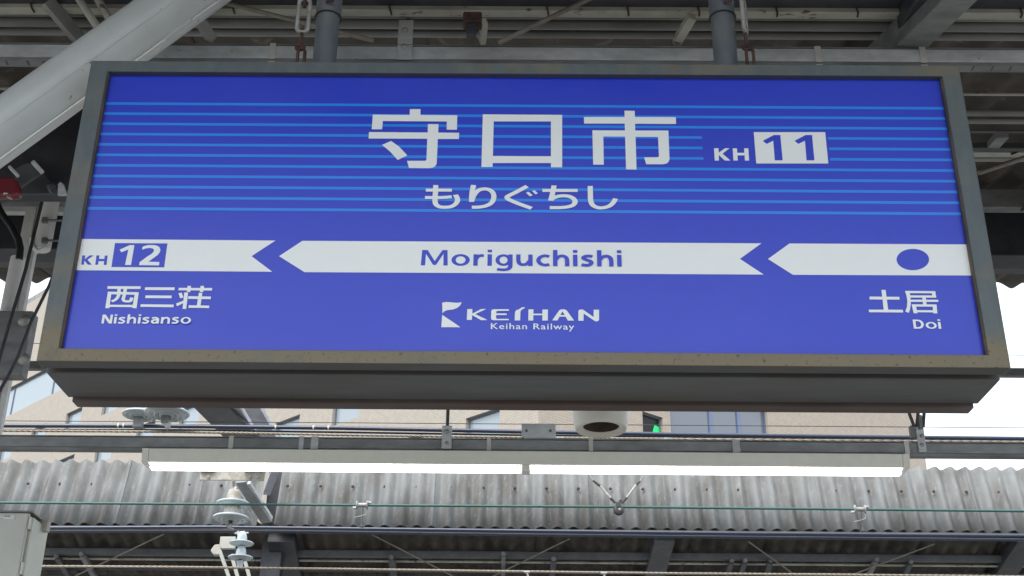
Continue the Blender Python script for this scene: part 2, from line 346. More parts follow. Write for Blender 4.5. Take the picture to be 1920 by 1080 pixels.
# printing: everything lies on the panel as thin film
YF = RC - .0006
def fp(x, y): return at(x, y, YF)
LV = [0]
def film(name, polys, mat, parent, lift=0, conv=None):
    mb = MB()
    for i, poly in enumerate(polys):
        e = -(lift + .000008*i); pts = [fp(*p) if conv is None else conv(*p) for p in poly]
        mb.add([V((p.x, YF+e, p.z)) for p in pts], [tuple(range(len(pts)))])
    me_o = mb.build(name, mat, parent)
    return me_o
def z_of(py, px=660): return fp(px, py).z
ys = [196.7,215.5,234.6,253.8,273.5,292.9,312.8,332.8,353,373.3,393.7]
zs = [z_of(y) for y in ys]; stp = (zs[-1]-zs[0])/10
for i in range(11):
    z = zs[0]+stp*i; h = .0042
    segs = [(-xi-.01, xi+.01)]
    if i in (3,4,5): segs = [(-xi-.01, fp(1317.5,276).x), (fp(1554,276).x, xi+.01)]
    for a, b in segs: MB().add([(a,YF,z-h),(b,YF,z-h),(b,YF,z+h),(a,YF,z+h)], [(0,1,2,3)]).build('stripe', M['stripe'], face)
def conv(ox, oy, s): return lambda x, y: fp(ox+x/s, oy+y/s)
def stroke(cl, wd, asp=1.68, n=8, wend=None):
    """thick polyline (smoothed) with a nib wider across than high; returns one polygon"""
    pts = [(x/asp, y) for x, y in cl]
    if len(pts) > 2:
        P = [pts[0]]+pts+[pts[-1]]; sm = []
        for i in range(1, len(P)-2):
            for k in range(n):
                t = k/n; a, b, c, d = P[i-1], P[i], P[i+1], P[i+2]
                sm.append(tuple(.5*((2*b[j])+(-a[j]+c[j])*t+(2*a[j]-5*b[j]+4*c[j]-d[j])*t*t+(-a[j]+3*b[j]-3*c[j]+d[j])*t**3) for j in (0,1)))
        pts = sm+[pts[-1]]
    L, R_ = [], []
    for i, p in enumerate(pts):
        a, b = pts[max(i-1,0)], pts[min(i+1,len(pts)-1)]; dx, dy = b[0]-a[0], b[1]-a[1]; l = math.hypot(dx, dy) or 1
        nx, ny = -dy/l*wd/2, dx/l*wd/2; L.append(((p[0]+nx)*asp, p[1]+ny)); R_.append(((p[0]-nx)*asp, p[1]-ny))
    return [[L[i], L[i+1], R_[i+1], R_[i]] for i in range(len(L)-1)]
Wt = M['white']
# arrow bands
film('arrow_band', [[(100,447.8),(516.7,451.1),(471.7,480.4),(510.7,509.7),(100,506.4)]], Wt, face, .0003,
     lambda x, y: V((max(fp(x,y).x, -xi-.01), 0, fp(x,y).z)))
film('arrow_band', [[(523.3,480.4),(567,451.6),(1427.7,456.3),(1387.3,485.5),(1432,514.9),(571,510.4)]], Wt, face, .0003)
film('arrow_band', [[(1439.9,485.7),(1480.3,456.6),(1817.5,458.4),(1835,459),(1845,516.9),(1826.6,516.7),(1486.8,515.4)]], Wt, face, .0003,
     lambda x, y: V((min(fp(x,y).x, xi+.01), 0, fp(x,y).z)))
film('dot', [[(1711.5+30.5*math.cos(t*math.pi/24), 486.8+20*math.sin(t*math.pi/24)) for t in range(48)]], M['blue'], face, .0006)
# station name in kanji
c7, c8, c1 = conv(660,190,4.909), conv(960,190,4.909), conv(660,190,3)
film('lettering', [
 [(533,73),(630,73),(630,127),(969,130),(966,263),(871,262),(873,187),(284,183),(277,259),(182,259),(192,124),(531,127)],
 [(157,284),(697,288),(699,211),(797,211),(794,289),(986,291),(984,348),(790,348),(780,570),(774,588),(762,602),(742,613),(715,617),(525,615),(507,549),(668,549),(680,546),(686,536),(693,346),(153,344)],
 [(276,402),(360,366),(432,417),(510,499),(421,541),(352,465)]], Wt, face, .0008, c7)
film('lettering', [[(736,74),(798,74.4),(791,370),(728,370)],[(1119,76.5),(1182,77),(1182,372),(1119,372)],
 [(798,74.4),(1119,76.5),(1119,114),(797.5,114)],[(793,308),(1119,310),(1119,348),(791.5,348)]], Wt, face, .0008, c1)
film('lettering', [[(1035,87),(1129,89),(1131,146),(1507,147),(1510,210),(1132,208),(1134,270),(1439,270),(1449,525),(1447,545),(1438,562),(1420,575),(1385,581),(1235,580),(1216,517),(1338,516),(1350,512),(1352,500),(1344,329),(1137,328),(1146,629),(1050,628),(1041,326),(840,325),(845,585),(747,584),(740,268),(1040,269),(1037,207),(663,206),(662,146),(1037,146)]], Wt, face, .0008, c8)
# reading in kana
W7 = 28.5
film('lettering', stroke([(771,772),(769,830),(764,905),(772,948),(805,972),(858,977),(915,970),(955,945),(972,908),(953,862)], W7) + stroke([(680,820),(919,820)], W7*.95) + stroke([(672,887),(780,888),(860,886),(918,880)], W7*.95), Wt, face, .0010, c7)
film('lettering', stroke([(1119,772),(1108,825),(1101,880),(1101,928)], W7) + stroke([(1103,918),(1122,868),(1160,825),(1210,809),(1262,816),(1298,846),(1305,890),(1285,935),(1235,964),(1170,976),(1103,978)], W7), Wt, face, .0010, c7)
film('lettering', stroke([(985,478),(930,508),(882,532),(872,542),(884,554),(940,578),(1010,603)], 17.5) + [[(978,515),(994,510),(1017,530),(1000,536)],[(1012,506),(1027,501),(1046,519),(1032,525)]], Wt, face, .0010, c1)
film('lettering', stroke([(280,822),(604,822)], W7*.95) + stroke([(387,776),(377,830),(357,916)], W7) + stroke([(350,908),(395,885),(455,872),(525,877),(570,902),(579,935),(548,964),(470,979),(347,981)], W7), Wt, face, .0010, c8)
film('lettering', stroke([(720,781),(721,850),(724,915),(742,956),(785,979),(835,982),(890,968),(930,937),(953,897)], W7), Wt, face, .0010, c8)
# station numbers
c2, c3, c5, c6 = conv(1280,220,6), conv(120,430,4.364), conv(800,550,5.486), conv(1380,430,3.84)
film('lettering', [[(352,349),(402,349),(405,400),(475,349),(527,349),(448,410),(537,488),(473,488),(405,425),(408,488),(360,488)],
 [(562,350),(610,350),(614,401),(693,401),(690,350),(738,350),(747,488),(700,488),(696,430),(616,430),(619,488),(570,488)]], Wt, face, .0008, c2)
film('number_box', [[(799,168),(1603,168),(1638,521),(827,521)]], Wt, face, .0008, c2)
for dx in (0, 357): film('lettering', [[(900+dx,267),(1025+dx,201),(1098+dx,201),(1124+dx,486),(1036+dx,486),(1018+dx,265),(944+dx,301)]], M['blue'], face, .0011, c2)
film('lettering', [[(150,214),(174,214),(170,245),(210,214),(243,214),(193,250),(228,290),(195,290),(167,256),(164,290),(141,290)],
 [(266,214),(291,214),(287,242),(331,243),(335,215),(358,215),(349,292),(325,292),(329,262),(283,261),(279,291),(256,291)]], M['blue'], face, .0006, c3)
film('number_box', [[(418,113),(847,116),(820,312),(388,309)]], M['blue'], face, .0006, c3)
film('lettering', [[(456,168),(538,130),(577,130),(549,293),(500,293),(527,167),(470,189)]], Wt, face, .0009, c3)
film('lettering', [[(645,143),(668,135),(690,130),(740,130),(765,136),(782,148),(790,170),(783,192),(768,210),(735,235),(690,266),(781,268),(778,296),(615,294),(620,270),(680,225),(715,203),(732,186),(738,172),(732,161),(718,155),(695,154),(668,158),(640,168)]], Wt, face, .0009, c3)
# neighbouring stations
film('lettering', [[(357,466),(630,467),(626,489),(354,488)],[(360,511),(613,516),(611,537),(357,532)],[(360,511),(390,512),(372,647),(338,646)],[(582,515),(613,516),(594,647),(559,645)],[(345,618),(563,619),(561,638),(343,636)]]
 + stroke([(452,486),(447,540),(428,572),(392,592)], 18, 1.55) + stroke([(503,486),(494,540),(486,574),(500,589),(543,588),(556,560)], 18, 1.55), Wt, face, .0008, c3)
film('lettering', [[(664,475),(907,476),(905,499),(662,498)],[(668,542),(883,543),(880,565),(665,564)],[(628,614),(899,617),(897,639),(626,635)]], Wt, face, .0008, c3)
film('lettering', [[(939,480),(1214,481),(1211,502),(937,500)],[(1012,464),(1040,464),(1034,515),(1005,513)],[(1118,464),(1147,464),(1140,514),(1111,514)],[(937,525),(962,518),(978,558),(952,566)],
 [(918,608),(985,582),(982,603),(925,630)],[(985,518),(1016,518),(1001,653),(970,652)],[(1104,520),(1133,520),(1117,630),(1087,629)],[(1018,548),(1204,551),(1201,573),(1015,570)],[(1022,622),(1189,625),(1187,646),(1018,643)]], Wt, face, .0008, c3)
film('lettering', [[(961,485),(1176,487),(1177,507),(961,506)],[(1046,437),(1077,437),(1095,580),(1063,580)],[(955,579),(1201,580),(1203,600),(957,598)]], Wt, face, .0008, c6)
film('lettering', [[(1217,444),(1434,446),(1436,462),(1218,460)],[(1408,446),(1434,446),(1440,493),(1413,492)],[(1245,476),(1440,477),(1441,493),(1245,492)],
 [(1217,444),(1248,444),(1256,490),(1258,535),(1253,575),(1243,603),(1218,592),(1230,560),(1233,520),(1228,485)],[(1256,507),(1455,508),(1457,524),(1258,523)],[(1340,492),(1366,492),(1372,545),(1346,545)],
 [(1264,541),(1443,542),(1445,558),(1266,557)],[(1264,541),(1293,541),(1306,606),(1278,605)],[(1413,542),(1443,542),(1449,606),(1420,606)],[(1296,583),(1420,584),(1421,599),(1298,598)]], Wt, face, .0008, c6)
# operator's mark
film('emblem', [[(160,98),(180,93),(200,90),(250,93),(290,98),(325,99),(362,92),(347,122),(330,140),(305,156),(270,168),(225,173),(195,180),(175,192),(163,208)],[(160,222),(348,350),(150,350)]], Wt, face, .0008, c5)
film('lettering', [[(418,163),(470,163),(470,210),(560,163),(613,163),(500,215),(626,276),(560,278),(468,225),(465,275),(413,275)],
 [(690,165),(847,165),(846,181),(725,182),(716,190),(716,208),(822,208),(822,225),(714,225),(714,255),(722,264),(845,264),(845,278),(690,278),(668,272),(662,258),(664,185),(672,170)],
 [(905,280),(908,195),(920,175),(950,165),(980,145),(1010,143),(1005,155),(975,170),(965,190),(962,280)],
 [(1047,166),(1098,166),(1098,210),(1190,211),(1191,168),(1247,168),(1246,281),(1190,281),(1190,226),(1097,226),(1097,281),(1045,281)],
 [(1290,280),(1365,175),(1385,166),(1402,166),(1397,188),(1345,280)],[(1402,166),(1420,166),(1440,177),(1517,282),(1453,282),(1397,188)],[(1373,225),(1420,225),(1430,241),(1365,241)],
 [(1560,283),(1560,185),(1570,170),(1590,167),(1610,170),(1717,245),(1717,170),(1773,170),(1773,275),(1762,288),(1735,290),(1615,210),(1613,284)]], Wt, face, .0008, c5)
def text(s, x0, x1, ytop, ybot, mat, bold, lift, track=1.0):
    cu = bpy.data.curves.new('t', 'FONT'); cu.body = s; cu.offset = bold; cu.space_character = track; cu.resolution_u = 4; cu.fill_mode = 'BOTH'
    ob = bpy.data.objects.new('t', cu); COL.objects.link(ob); bpy.context.view_layer.update()
    me = bpy.data.meshes.new_from_object(ob.evaluated_get(bpy.context.evaluated_depsgraph_get()))
    xs = [v.co.x for v in me.vertices]; yy = [v.co.y for v in me.vertices]
    A, B = fp(x0, ybot), fp(x1, ybot); zt_, zb = fp((x0+x1)/2, ytop).z, fp((x0+x1)/2, ybot).z
    mb = MB(); o0 = min(xs), min(yy); sx = (B.x-A.x)/(max(xs)-o0[0]); sz = (zt_-zb)/(max(yy)-o0[1])
    mb.add([(A.x+(v.co.x-o0[0])*sx, YF-lift, zb+(v.co.y-o0[1])*sz) for v in me.vertices], [tuple(p.vertices) for p in me.polygons])
    bpy.data.objects.remove(ob); bpy.data.curves.remove(cu); bpy.data.meshes.remove(me)
    return mb.build('lettering', mat, face)
def ring(cx, cy, rx, ry, ix, iy, n=28):
    a = [2*math.pi*k/n for k in range(n+1)]
    return [[(cx+rx*math.cos(a[k]), cy+ry*math.sin(a[k])), (cx+rx*math.cos(a[k+1]), cy+ry*math.sin(a[k+1])), (cx+ix*math.cos(a[k+1]), cy+iy*math.sin(a[k+1])), (cx+ix*math.cos(a[k]), cy+iy*math.sin(a[k]))] for k in range(n)]
def letter(ch):
    """bold humanist letters, x from 0, baseline 0, y upwards, x-height 93, capitals 126"""
    w_, A = 21.5, 1.65
    S = lambda pts: stroke(pts, w_, A, 6)
    q = lambda x0, y0, x1, y1: [[(x0,y0),(x1,y0),(x1,y1),(x0,y1)]]
    if ch == 'M': return 219, [[(0,0),(35,0),(38,90),(40,126),(6,126)],[(6,126),(52,126),(112,36),(112,4),(100,4),(38,96)],[(218,126),(172,126),(112,36),(112,4),(124,4),(182,96)],[(184,0),(219,0),(214,126),(180,126),(182,90)]]
    if ch == 'N': return 152, [[(0,0),(36,0),(36,126),(0,126)],[(116,0),(152,0),(152,126),(116,126)],[(0,126),(44,126),(152,0),(108,0)]]
    if ch == 'D': return 146, q(0,0,36,126)+stroke([(30,115),(70,115),(105,102),(125,63),(105,24),(70,11),(30,11)], 22, A, 6)
    if ch == 'o': return 150, ring(75,46,75,48,40,30)
    if ch == 'i': return 36, q(0,0,36,93)+q(0,110,36,131)
    if ch == 'r': return 86, q(0,0,36,93)+S([(20,50),(32,70),(55,82),(85,82)])
    if ch == 'h': return 134, q(0,0,36,131)+S([(22,52),(45,76),(82,83),(108,68),(115,40),(115,0)])
    if ch == 'n': return 134, q(0,0,36,93)+S([(22,52),(45,76),(82,83),(108,68),(115,40),(115,0)])
    if ch == 'u': return 134, q(98,0,134,93)+S([(18,93),(18,50),(26,22),(52,10),(88,18),(112,42)])
    if ch == 'c': return 108, S([(106,77),(70,84),(34,72),(18,46),(34,20),(70,8),(106,14)])
    if ch == 's': return 102, S([(94,79),(60,84),(28,78),(20,64),(45,52),(75,42),(84,26),(66,11),(35,8),(4,14)])
    if ch == 'a': return 118, S([(10,76),(50,84),(88,74),(100,50),(100,0)])+S([(96,54),(55,53),(24,42),(20,24),(40,9),(72,12),(98,34)])
    if ch == 'g': return 140, ring(66,47,66,47,33,29)+q(104,5,140,93)+S([(122,20),(120,-10),(98,-28),(60,-32),(14,-28)])
    return 50, []
def word(s_, x0, x1, ytop, ybase, mat, lift, gap=28, asc=131):
    polys, x_ = [], 0
    for ch in s_:
        w_, ps = letter(ch); polys += [[(px_+x_, py_) for px_, py_ in p_] for p_ in ps]; x_ += w_+gap
    x_ -= gap; A_, B_ = fp(x0, ybase), fp(x1, ybase); zt_ = fp((x0+x1)/2, ytop).z; zb_ = fp((x0+x1)/2, ybase).z
    return film('lettering', polys, mat, face, lift, lambda u, v: V((A_.x+(B_.x-A_.x)*u/x_, 0, zb_+(zt_-zb_)*v/asc)))
word('Moriguchishi', 788.9, 1165.6, 468.9, 499, M['blue'], .0006, 29)
word('Nishisanso', 190, 358, 590, 607.2, Wt, .0008, 26)
word('Doi', 1713.3, 1764.8, 599, 616.6, Wt, .0008, 20)
text('Keihan Railway', 920.3, 1077, 606.7, 621.3, Wt, .008, .0008, 1.12)

# sign hangers: pipes and turnbuckles (things of their own)
def hanger_pipe(px, label):
    q = at(px, 118, .16); r = .0345
    t = thing('hanger_pipe', (q.x,.16,zt), label, 'pipe', 'pipes the sign hangs from')
    MB().tube([(q.x,.16,zt+.002),(q.x,.16,at(px,28,.16).z)], r, 24).build('lower_pipe', M['pole'], t)
    zc = at(px,31,.16).z
    MB().tube([(q.x,.16,zc-.006),(q.x,.16,rz(.16)+.02)], r*1.09, 24).build('sleeve', M['pole'], t)
    MB().tube([(q.x+(r*1.13)*math.sin(a), .16-(r*1.13)*math.cos(a), zc-.006) for a in [k*math.pi/12 for k in range(25)]], .0022, 6).build('sleeve_ring', M['steelblk'], t)
    MB().tube([(q.x-.012,.115,zc+.06),(q.x+.004,.112,zc+.03),(q.x+.0,.113,zc+.016),(q.x+.022,.112,zc+.022)], .0035, 6).tube([(q.x+.004,.112,zc+.03),(q.x+.02,.108,zc+.014)], .003, 6).build('wire_tie', M['rust'], t)
hanger_pipe(608, 'blue grey pipe rising from the sign top, left one beside the flat turnbuckle')
hanger_pipe(1361, 'blue grey pipe rising from the sign top, right one with rust specks')
def turnbuckle(px, turn, label):
    Y = .10; q = at(px, 113, Y); t = thing('turnbuckle', (q.x,Y,zt), label, 'turnbuckle', 'turnbuckles above the sign')
    z = lambda py: at(px, py, Y).z
    c, s = math.cos(turn), math.sin(turn); P = lambda u, zz: (q.x+.0+u*c, Y+u*s, zz)
    xo = lambda py: at(px, py, Y).x - q.x
    zt0, zb0 = z(-2), z(60); pts = []; R = .021
    for k in range(33):
        a = 2*math.pi*k/32; pts.append(P(R*math.cos(a)*.75, (zt0+zb0)/2 + math.copysign((zt0-zb0)/2-.014, math.sin(a)) + .014*math.sin(a)))
    pts.append(pts[0])
    MB().tube(pts, .0062, 10, False).build('body', M['link'], t)
    MB().tube([P(0, zb0+.02), P(0, z(84))], .0052, 10).build('eye_bolt', M['rust'], t)
    MB().tube([P(0, zt0-.03), P(0, rz(Y)+.02)], .0052, 10).build('rod', M['rust'], t)
    zc = z(91); MB().tube([(q.x+.011*math.cos(a), Y-.004+.006*math.sin(a), zc+.011*math.sin(a)) for a in [k*math.pi/8 for k in range(17)]], .0052, 8).build('eye', M['rust'], t)
    zd = z(100)
    MB().tube([(q.x+dx+.006, Y-.008, zz) for dx, zz in ((-.010, zt+.004),(-.010, zd),(-.006, zd+.010),(.0,zd+.014),(.006, zd+.010),(.010, zd),(.010, zt+.004))], .005, 8).build('shackle', M['rust'], t)
    MB().tube([(q.x-.022,Y-.012,zt+.007),(q.x-.005,Y-.014,zt+.010),(q.x+.015,Y-.014,zt+.010),(q.x+.032,Y-.01,zt+.006)], .0048, 8).build('anchor_eye', M['steelblk'], t)
turnbuckle(561, .1, 'worn zinc turnbuckle above the sign seen flat on, rusty shackle below, left of the two')
turnbuckle(1402, 1.15, 'worn zinc turnbuckle above the sign seen edge on, rusty shackle below, right of the two')

# ------------------------------------------------------------------ big diagonal pipe
DY = .52
p, q = at(0, 247, DY), at(344, 0, DY); d = (q-p)
diag = thing('diagonal_pipe_brace', p-d*1.0, 'thick pale grey pipe slanting up behind the upper left corner of the sign', 'pipe')
r = 54*((p-CAM).dot(fw))/FPX
MB().tube([p-d*1.0, p, q, q+d*.62], r, 48).build('pipe', M['bigpipe'], diag)
nrm = V((d.z, 0, -d.x)).normalized()                            # downwards to the right
sv = (p+q)/2-CAM; sv = (-sv - d*(-sv).dot(d)/d.dot(d)).normalized()
wv = (-nrm*.18 + sv).normalized()
MB().tube([p-d*1.0+wv*r*1.0, q+d*.6+wv*r*1.0], .0012, 8).build('weld_seam', M['conduit'], diag)
cn = (nrm*.985 + sv*.16).normalized()
MB().tube([p-d*1.0+cn*(r+.004), p+d*.80+cn*(r+.004)], .0065, 12).build('conduit', M['conduit'], diag)
MB().tube([p+d*.955+cn*(r+.003), q+d*.6+cn*(r+.003)], .0055, 12).build('conduit', M['conduit'], diag)
q2 = p+d*.87; MB().tube([q2-d*.075+cn*(r+.0), q2+cn*(r-.004), q2+d*.08+cn*(r+.0)], [.006,.009,.006], 10).build('conduit_joint', M['bigpipe'], diag)

# ------------------------------------------------------------------ cable rails
def rail(name, Y, ya, yb, h, dep, label, group, m='galv'):
    a, b = at(0, ya, Y), at(1900, yb, Y); z = (a.z+b.z)/2
    t = thing(name, (0,Y,z), label, 'cable rail', group)
    MB().box((-5,Y,z-h/2),(5,Y+dep,z+h/2)).build('channel', M[m], t, bevel=.002)
    MB().box((-5,Y-.002,z+h/2+.0015),(5,Y+dep,z+h/2+.006)).build('cover', M['galvdk'], t)
    MB().box((-5,Y+.003,z-h/2-.014),(5,Y+dep-.003,z-h/2-.001)).build('flange', M['galvdk'], t)
    return t, z
def strap(t, Y, z, h, px, py, w_, m='strap'):
    x = at(px, py, Y).x; MB().box((x-w_/2,Y-.004,z-h/2-.006),(x+w_/2,Y-.0005,z+h/2+.009)).build('strap', M[m], t, bevel=.001)
    MB().box((x-w_/2,Y-.004,z-h/2-.020),(x+w_/2,Y+.02,z-h/2-.0155)).build('strap', M[m], t, bevel=.001)
RY = .75
t1, z1 = rail('cable_rail', RY, 90, 109, .052, .045, 'galvanised cable rail with straps running just above the sign', 'galvanised cable rails')
for px in (511, 1533, 1729): strap(t1, RY, z1, .052, px, 95, .022)
x = at(760, 80, RY).x; zz = at(760, 40, RY).z
MB().box((x-.026,RY-.010,z1+.030),(x+.026,RY-.005,zz)).build('hanger_plate', M['galv'], t1, bevel=.004)
MB().box((x-.027,RY-.0075,z1-.034),(x+.027,RY-.0042,z1+.0285)).build('hanger_plate', M['galv'], t1, bevel=.002)
MB().lathe((x-.002,RY-.010,at(760,60,RY).z), [(0,.008),(.008,.008),(.009,.002),(.011,.002),(.011,0)], 6, (0,-1,0)).build('bolt', M['link'], t1)
MB().lathe((x-.002,RY-.0076,at(759,89,RY).z), [(0,.003),(.010,.003),(.012,0)], 16, (0,-1,0)).build('bolt', M['link'], t1)
MB().tube([(x+.004,RY+.01,zz-.02),(x+.004,RY+.01,rz(RY)+.03)], .007, 10).build('hanger_rod', M['rust'], t1)
# stamped marks on the flange
mk = MB()
for k in range(70):
    x = -2.2+k*.066+random.uniform(-.01,.01); mk.box((x,RY+.006,z1-.0425),(x+.004,RY+.03,z1-.0402))
mk.build('punched_slots', M['darkgrey'], t1, kind='stuff')
LY = 2.6
t2, z2 = rail('cable_rail', LY, 829, 839, .047, .045, 'grey cable rail carrying the lit lamp below the sign', 'galvanised cable rails', 'galvmid')
for px, wpx, m in ((433,9,'strap'),(565,9,'galv'),(590,14,'galv'),(917,8,'strap'),(1108,8,'strap'),(1380,14,'galv'),(1699,9,'strap')): strap(t2, LY, z2, .047, px, 832, wpx*.00245, m)
x = at(838, 820, LY).x; zz = at(838, 799, LY).z
MB().box((x-.023,LY-.010,z2-.024),(x+.023,LY-.005,zz)).build('hanger_plate', M['galv'], t2, bevel=.003)
for py, rr in ((811,.011),(832,.008)): MB().lathe((x,LY-.010,at(838,py,LY).z), [(0,.008),(rr*.7,.008),(rr*.8,.002),(rr,.002),(rr,0)], 10, (0,-1,0)).build('bolt', M['link'], t2)
MB().tube([(x,LY+.01,zz-.02),(x,LY+.01,rz(LY)+.03)], .008, 10).build('hanger_rod', M['wire'], t2)
a, b = at(978,793,LY), at(1042,822,LY); MB().box((a.x,LY+.004,b.z),(b.x,LY+.04,a.z)).build('junction_box', M['galv'], t2, bevel=.004)
for px in (987,1032): MB().lathe((at(px,807,LY).x,LY+.004,at(px,807,LY).z), [(0,.004),(.006,.004),(.007,0)], 10, (0,-1,0)).build('bolt', M['galvdk'], t2)
a, b = at(1716,806,LY), at(1737,849,LY); MB().box((a.x,LY-.012,b.z),(b.x,LY-.005,a.z)).build('hanger_plate', M['galv'], t2, bevel=.004)
a2, b2 = at(1712,778,LY), at(1732,806,LY); MB().box((a2.x+.02,LY-.006,b2.z),(b2.x,LY+.03,a2.z)).build('hanger_clamp', M['galvdk'], t2, bevel=.004)
a3, b3 = at(1706,797,LY), at(1722,820,LY); MB().box((a3.x,LY,b3.z),(b3.x,LY+.03,a3.z)).build('hanger_clamp', M['galvdk'], t2, bevel=.004)
for py in (819,836): MB().lathe((at(1727,py,LY).x,LY-.012,at(1727,py,LY).z), [(0,.006),(.008,.006),(.010,0)], 10, (0,-1,0)).build('bolt', M['link'], t2)
for (x0,x1) in ((1703,1714),(1722,1719),(1733,1731)):
    a, b = at(x0,770,LY), at(x1,800,LY); d = a-b; MB().tube([b, a, a+d*(rz(LY)+.03-a.z)/d.z], .008, 8).build('hanger_rod', M['wire'], t2)
a, b = at(1697,829,LY), at(1712,850,LY); MB().box((a.x,LY-.003,b.z),(b.x,LY-.001,a.z)).build('end_cover', M['galvdk'], t2)
# thin rail far behind the sign
TY = 3.6
a, b = at(0,679,TY), at(1900,701,TY); z = (a.z+b.z)/2
MB().box((-6,TY,z-.023),(6,TY+.04,z+.023)).build('support_bar', M['galvdk'], bevel=.003, label='narrow grey steel bar seen behind both lower corners of the sign', cat='bar')

# ------------------------------------------------------------------ fluorescent lamp
a, b = at(274, 838, LY+.02), at(1698, 850, LY+.02)
xl, xr = a.x, b.x; zl = z2-.047/2-.016; hb = .060; yc = LY+.022
lamp = thing('fluorescent_lamp', ((xl+xr)/2,yc,zl-hb), 'long cream fluorescent lamp with two lit tubes hanging below the sign', 'lamp')
prof = [(yc-.055,zl),(yc+.055,zl),(yc+.040,zl-hb),(yc+.028,zl-hb-.020),(yc-.028,zl-hb-.020),(yc-.040,zl-hb)]
MB().prism([(xl+.03,y,z) for y, z in prof[:3]+[prof[5]]], (xr-xl-.06,0,0)).build('housing', M['lampbody'], lamp, bevel=.003)
for s, x0, x1 in ((-1,xl,xl+.029),(1,xr-.029,xr)):
    i0, i1 = (x0, x1) if s < 0 else (x1, x0); ii = i0+(.045 if s < 0 else -.045)
    MB().add([(i0,prof[0][0],prof[0][1]),(i0,prof[1][0],prof[1][1]),(i0,prof[2][0],prof[2][1]),(i0,prof[5][0],prof[5][1]),
              (i1,prof[0][0],prof[0][1]),(i1,prof[1][0],prof[1][1]),(i1,prof[2][0],prof[2][1]),(i1,prof[5][0],prof[5][1]),
              (ii,prof[4][0],prof[4][1]),(ii,prof[3][0],prof[3][1]),(i0,prof[5][0],prof[5][1]-.001),(i0,prof[2][0],prof[2][1]-.001)],
             [(0,1,2,3),(4,5,6,7),(0,1,5,4),(1,2,6,5),(0,3,7,4),(3,2,9,8),(7,6,9,8),(3,7,8),(2,6,9)]).build('end_cap', M['lampbody'], lamp)
xa, xb = at(977,868,yc).x, at(995,868,yc).x
for x0, x1 in ((xl+.036,xa),(xb,xr-.036)):
    pts = [(x0,yc+dy,zz) for dy, zz in ((-.032,zl-hb-.001),(.032,zl-hb-.001),(.029,zl-hb-.016),(.018,zl-hb-.022),(-.018,zl-hb-.022),(-.029,zl-hb-.016))]
    MB().prism(pts, (x1-x0,0,0)).build('lit_tube', M['tube'], lamp, bevel=.002)
MB().prism([(xa+.003,y,z) for y, z in ((yc-.038,zl-hb-.0005),(yc+.038,zl-hb-.0005),(yc+.03,zl-hb-.026),(yc-.03,zl-hb-.026))], (xb-xa-.006,0,0)).build('socket', M['lampbody'], lamp, bevel=.002)

# ------------------------------------------------------------------ ivory hood behind the sign
HY = 1.6
wl, wr = at(1077,790,HY+.11).x, at(1179,790,HY+.11).x; R = (wr-wl)/2; c = at(1127, 803, HY+R)
hood = thing('downlight_hood', (c.x,HY+R,c.z), 'ivory cylindrical hood with a dark round opening below the sign', 'downlight')
cc = (c.x, HY+R, c.z+.004)
MB().lathe(cc, [(R*.66,.004),(R*.70,-.004),(R*.90,-.012),(R*.97,-.004),(R*1.0,.02),(R*1.05,.12),(R*1.12,.34),(R*.9,.37),(0,.37)], 40).build('shell', M['hood'], hood)
MB().lathe(cc, [(R*.665,.0035),(R*.64,.10),(R*.3,.14),(0,.14)], 32).build('reflector', M['framelip'], hood)
MB().tube([(c.x,HY+R,c.z+.37),(c.x,HY+R,rz(HY+R)+.03)], .016, 10).build('stem', M['steelblk'], hood)

# ------------------------------------------------------------------ left side: mast, box, red lamp, cables
MY = 2.7
def vertical(px0, py0, wpx, py1): 
    a = at(px0, py0, MY); wv_ = wpx*(a-CAM).dot(fw)/FPX; return a.x, wv_, a.z, at(px0, py1, MY).z
mast = thing('white_mast', (at(38,600,MY).x,MY,0), 'white square steel mast at the left edge with a black cable beside it', 'mast')
sM = (at(33,500,MY)-CAM).dot(fw)/FPX; xc = at(31,500,MY).x
MB().tube([(xc,MY,0),(xc,MY,at(33,484,MY).z)], 13.5*sM, 20).build('lower_post', M['white_steel'], mast)
xd = at(50,460,MY+.1).x; MB().box((xd-13*sM,MY+.08,0),(xd+5*sM,MY+.16,at(55,362,MY+.1).z)).build('upper_post', M['white_steel'], mast, bevel=.004)
MB().box((xd+6*sM,MY+.10,0),(xd+17*sM,MY+.14,at(62,364,MY+.1).z)).build('side_plate', M['white_steel'], mast, bevel=.004)
MB().tube([at(x_,y_,MY-.03) for x_,y_ in ((-12,372),(4,402),(22,425),(34,448),(38,466),(36,486))], .018, 12).build('black_hose', M['cable'], mast)
a, b = at(-8,582,MY-.1), at(62,584,MY-.1); bz = at(50,703,MY-.1).z
mx = MB().box((a.x,MY-.1,bz),(b.x,MY-.02,a.z)); cab = mx.build('mast_box', M['galvdk'], label='grey metal box with clamps on the white mast at the left edge', cat='box', bevel=.006)
for py in (600, 672):
    c_ = at(44,py,MY-.12); MB().lathe(c_, [(0,.012),(.012,.012),(.016,.003),(.024,.002),(.024,-.02)], 10, (0,-1,0), 1.2).build('clamp', M['link'], cab)
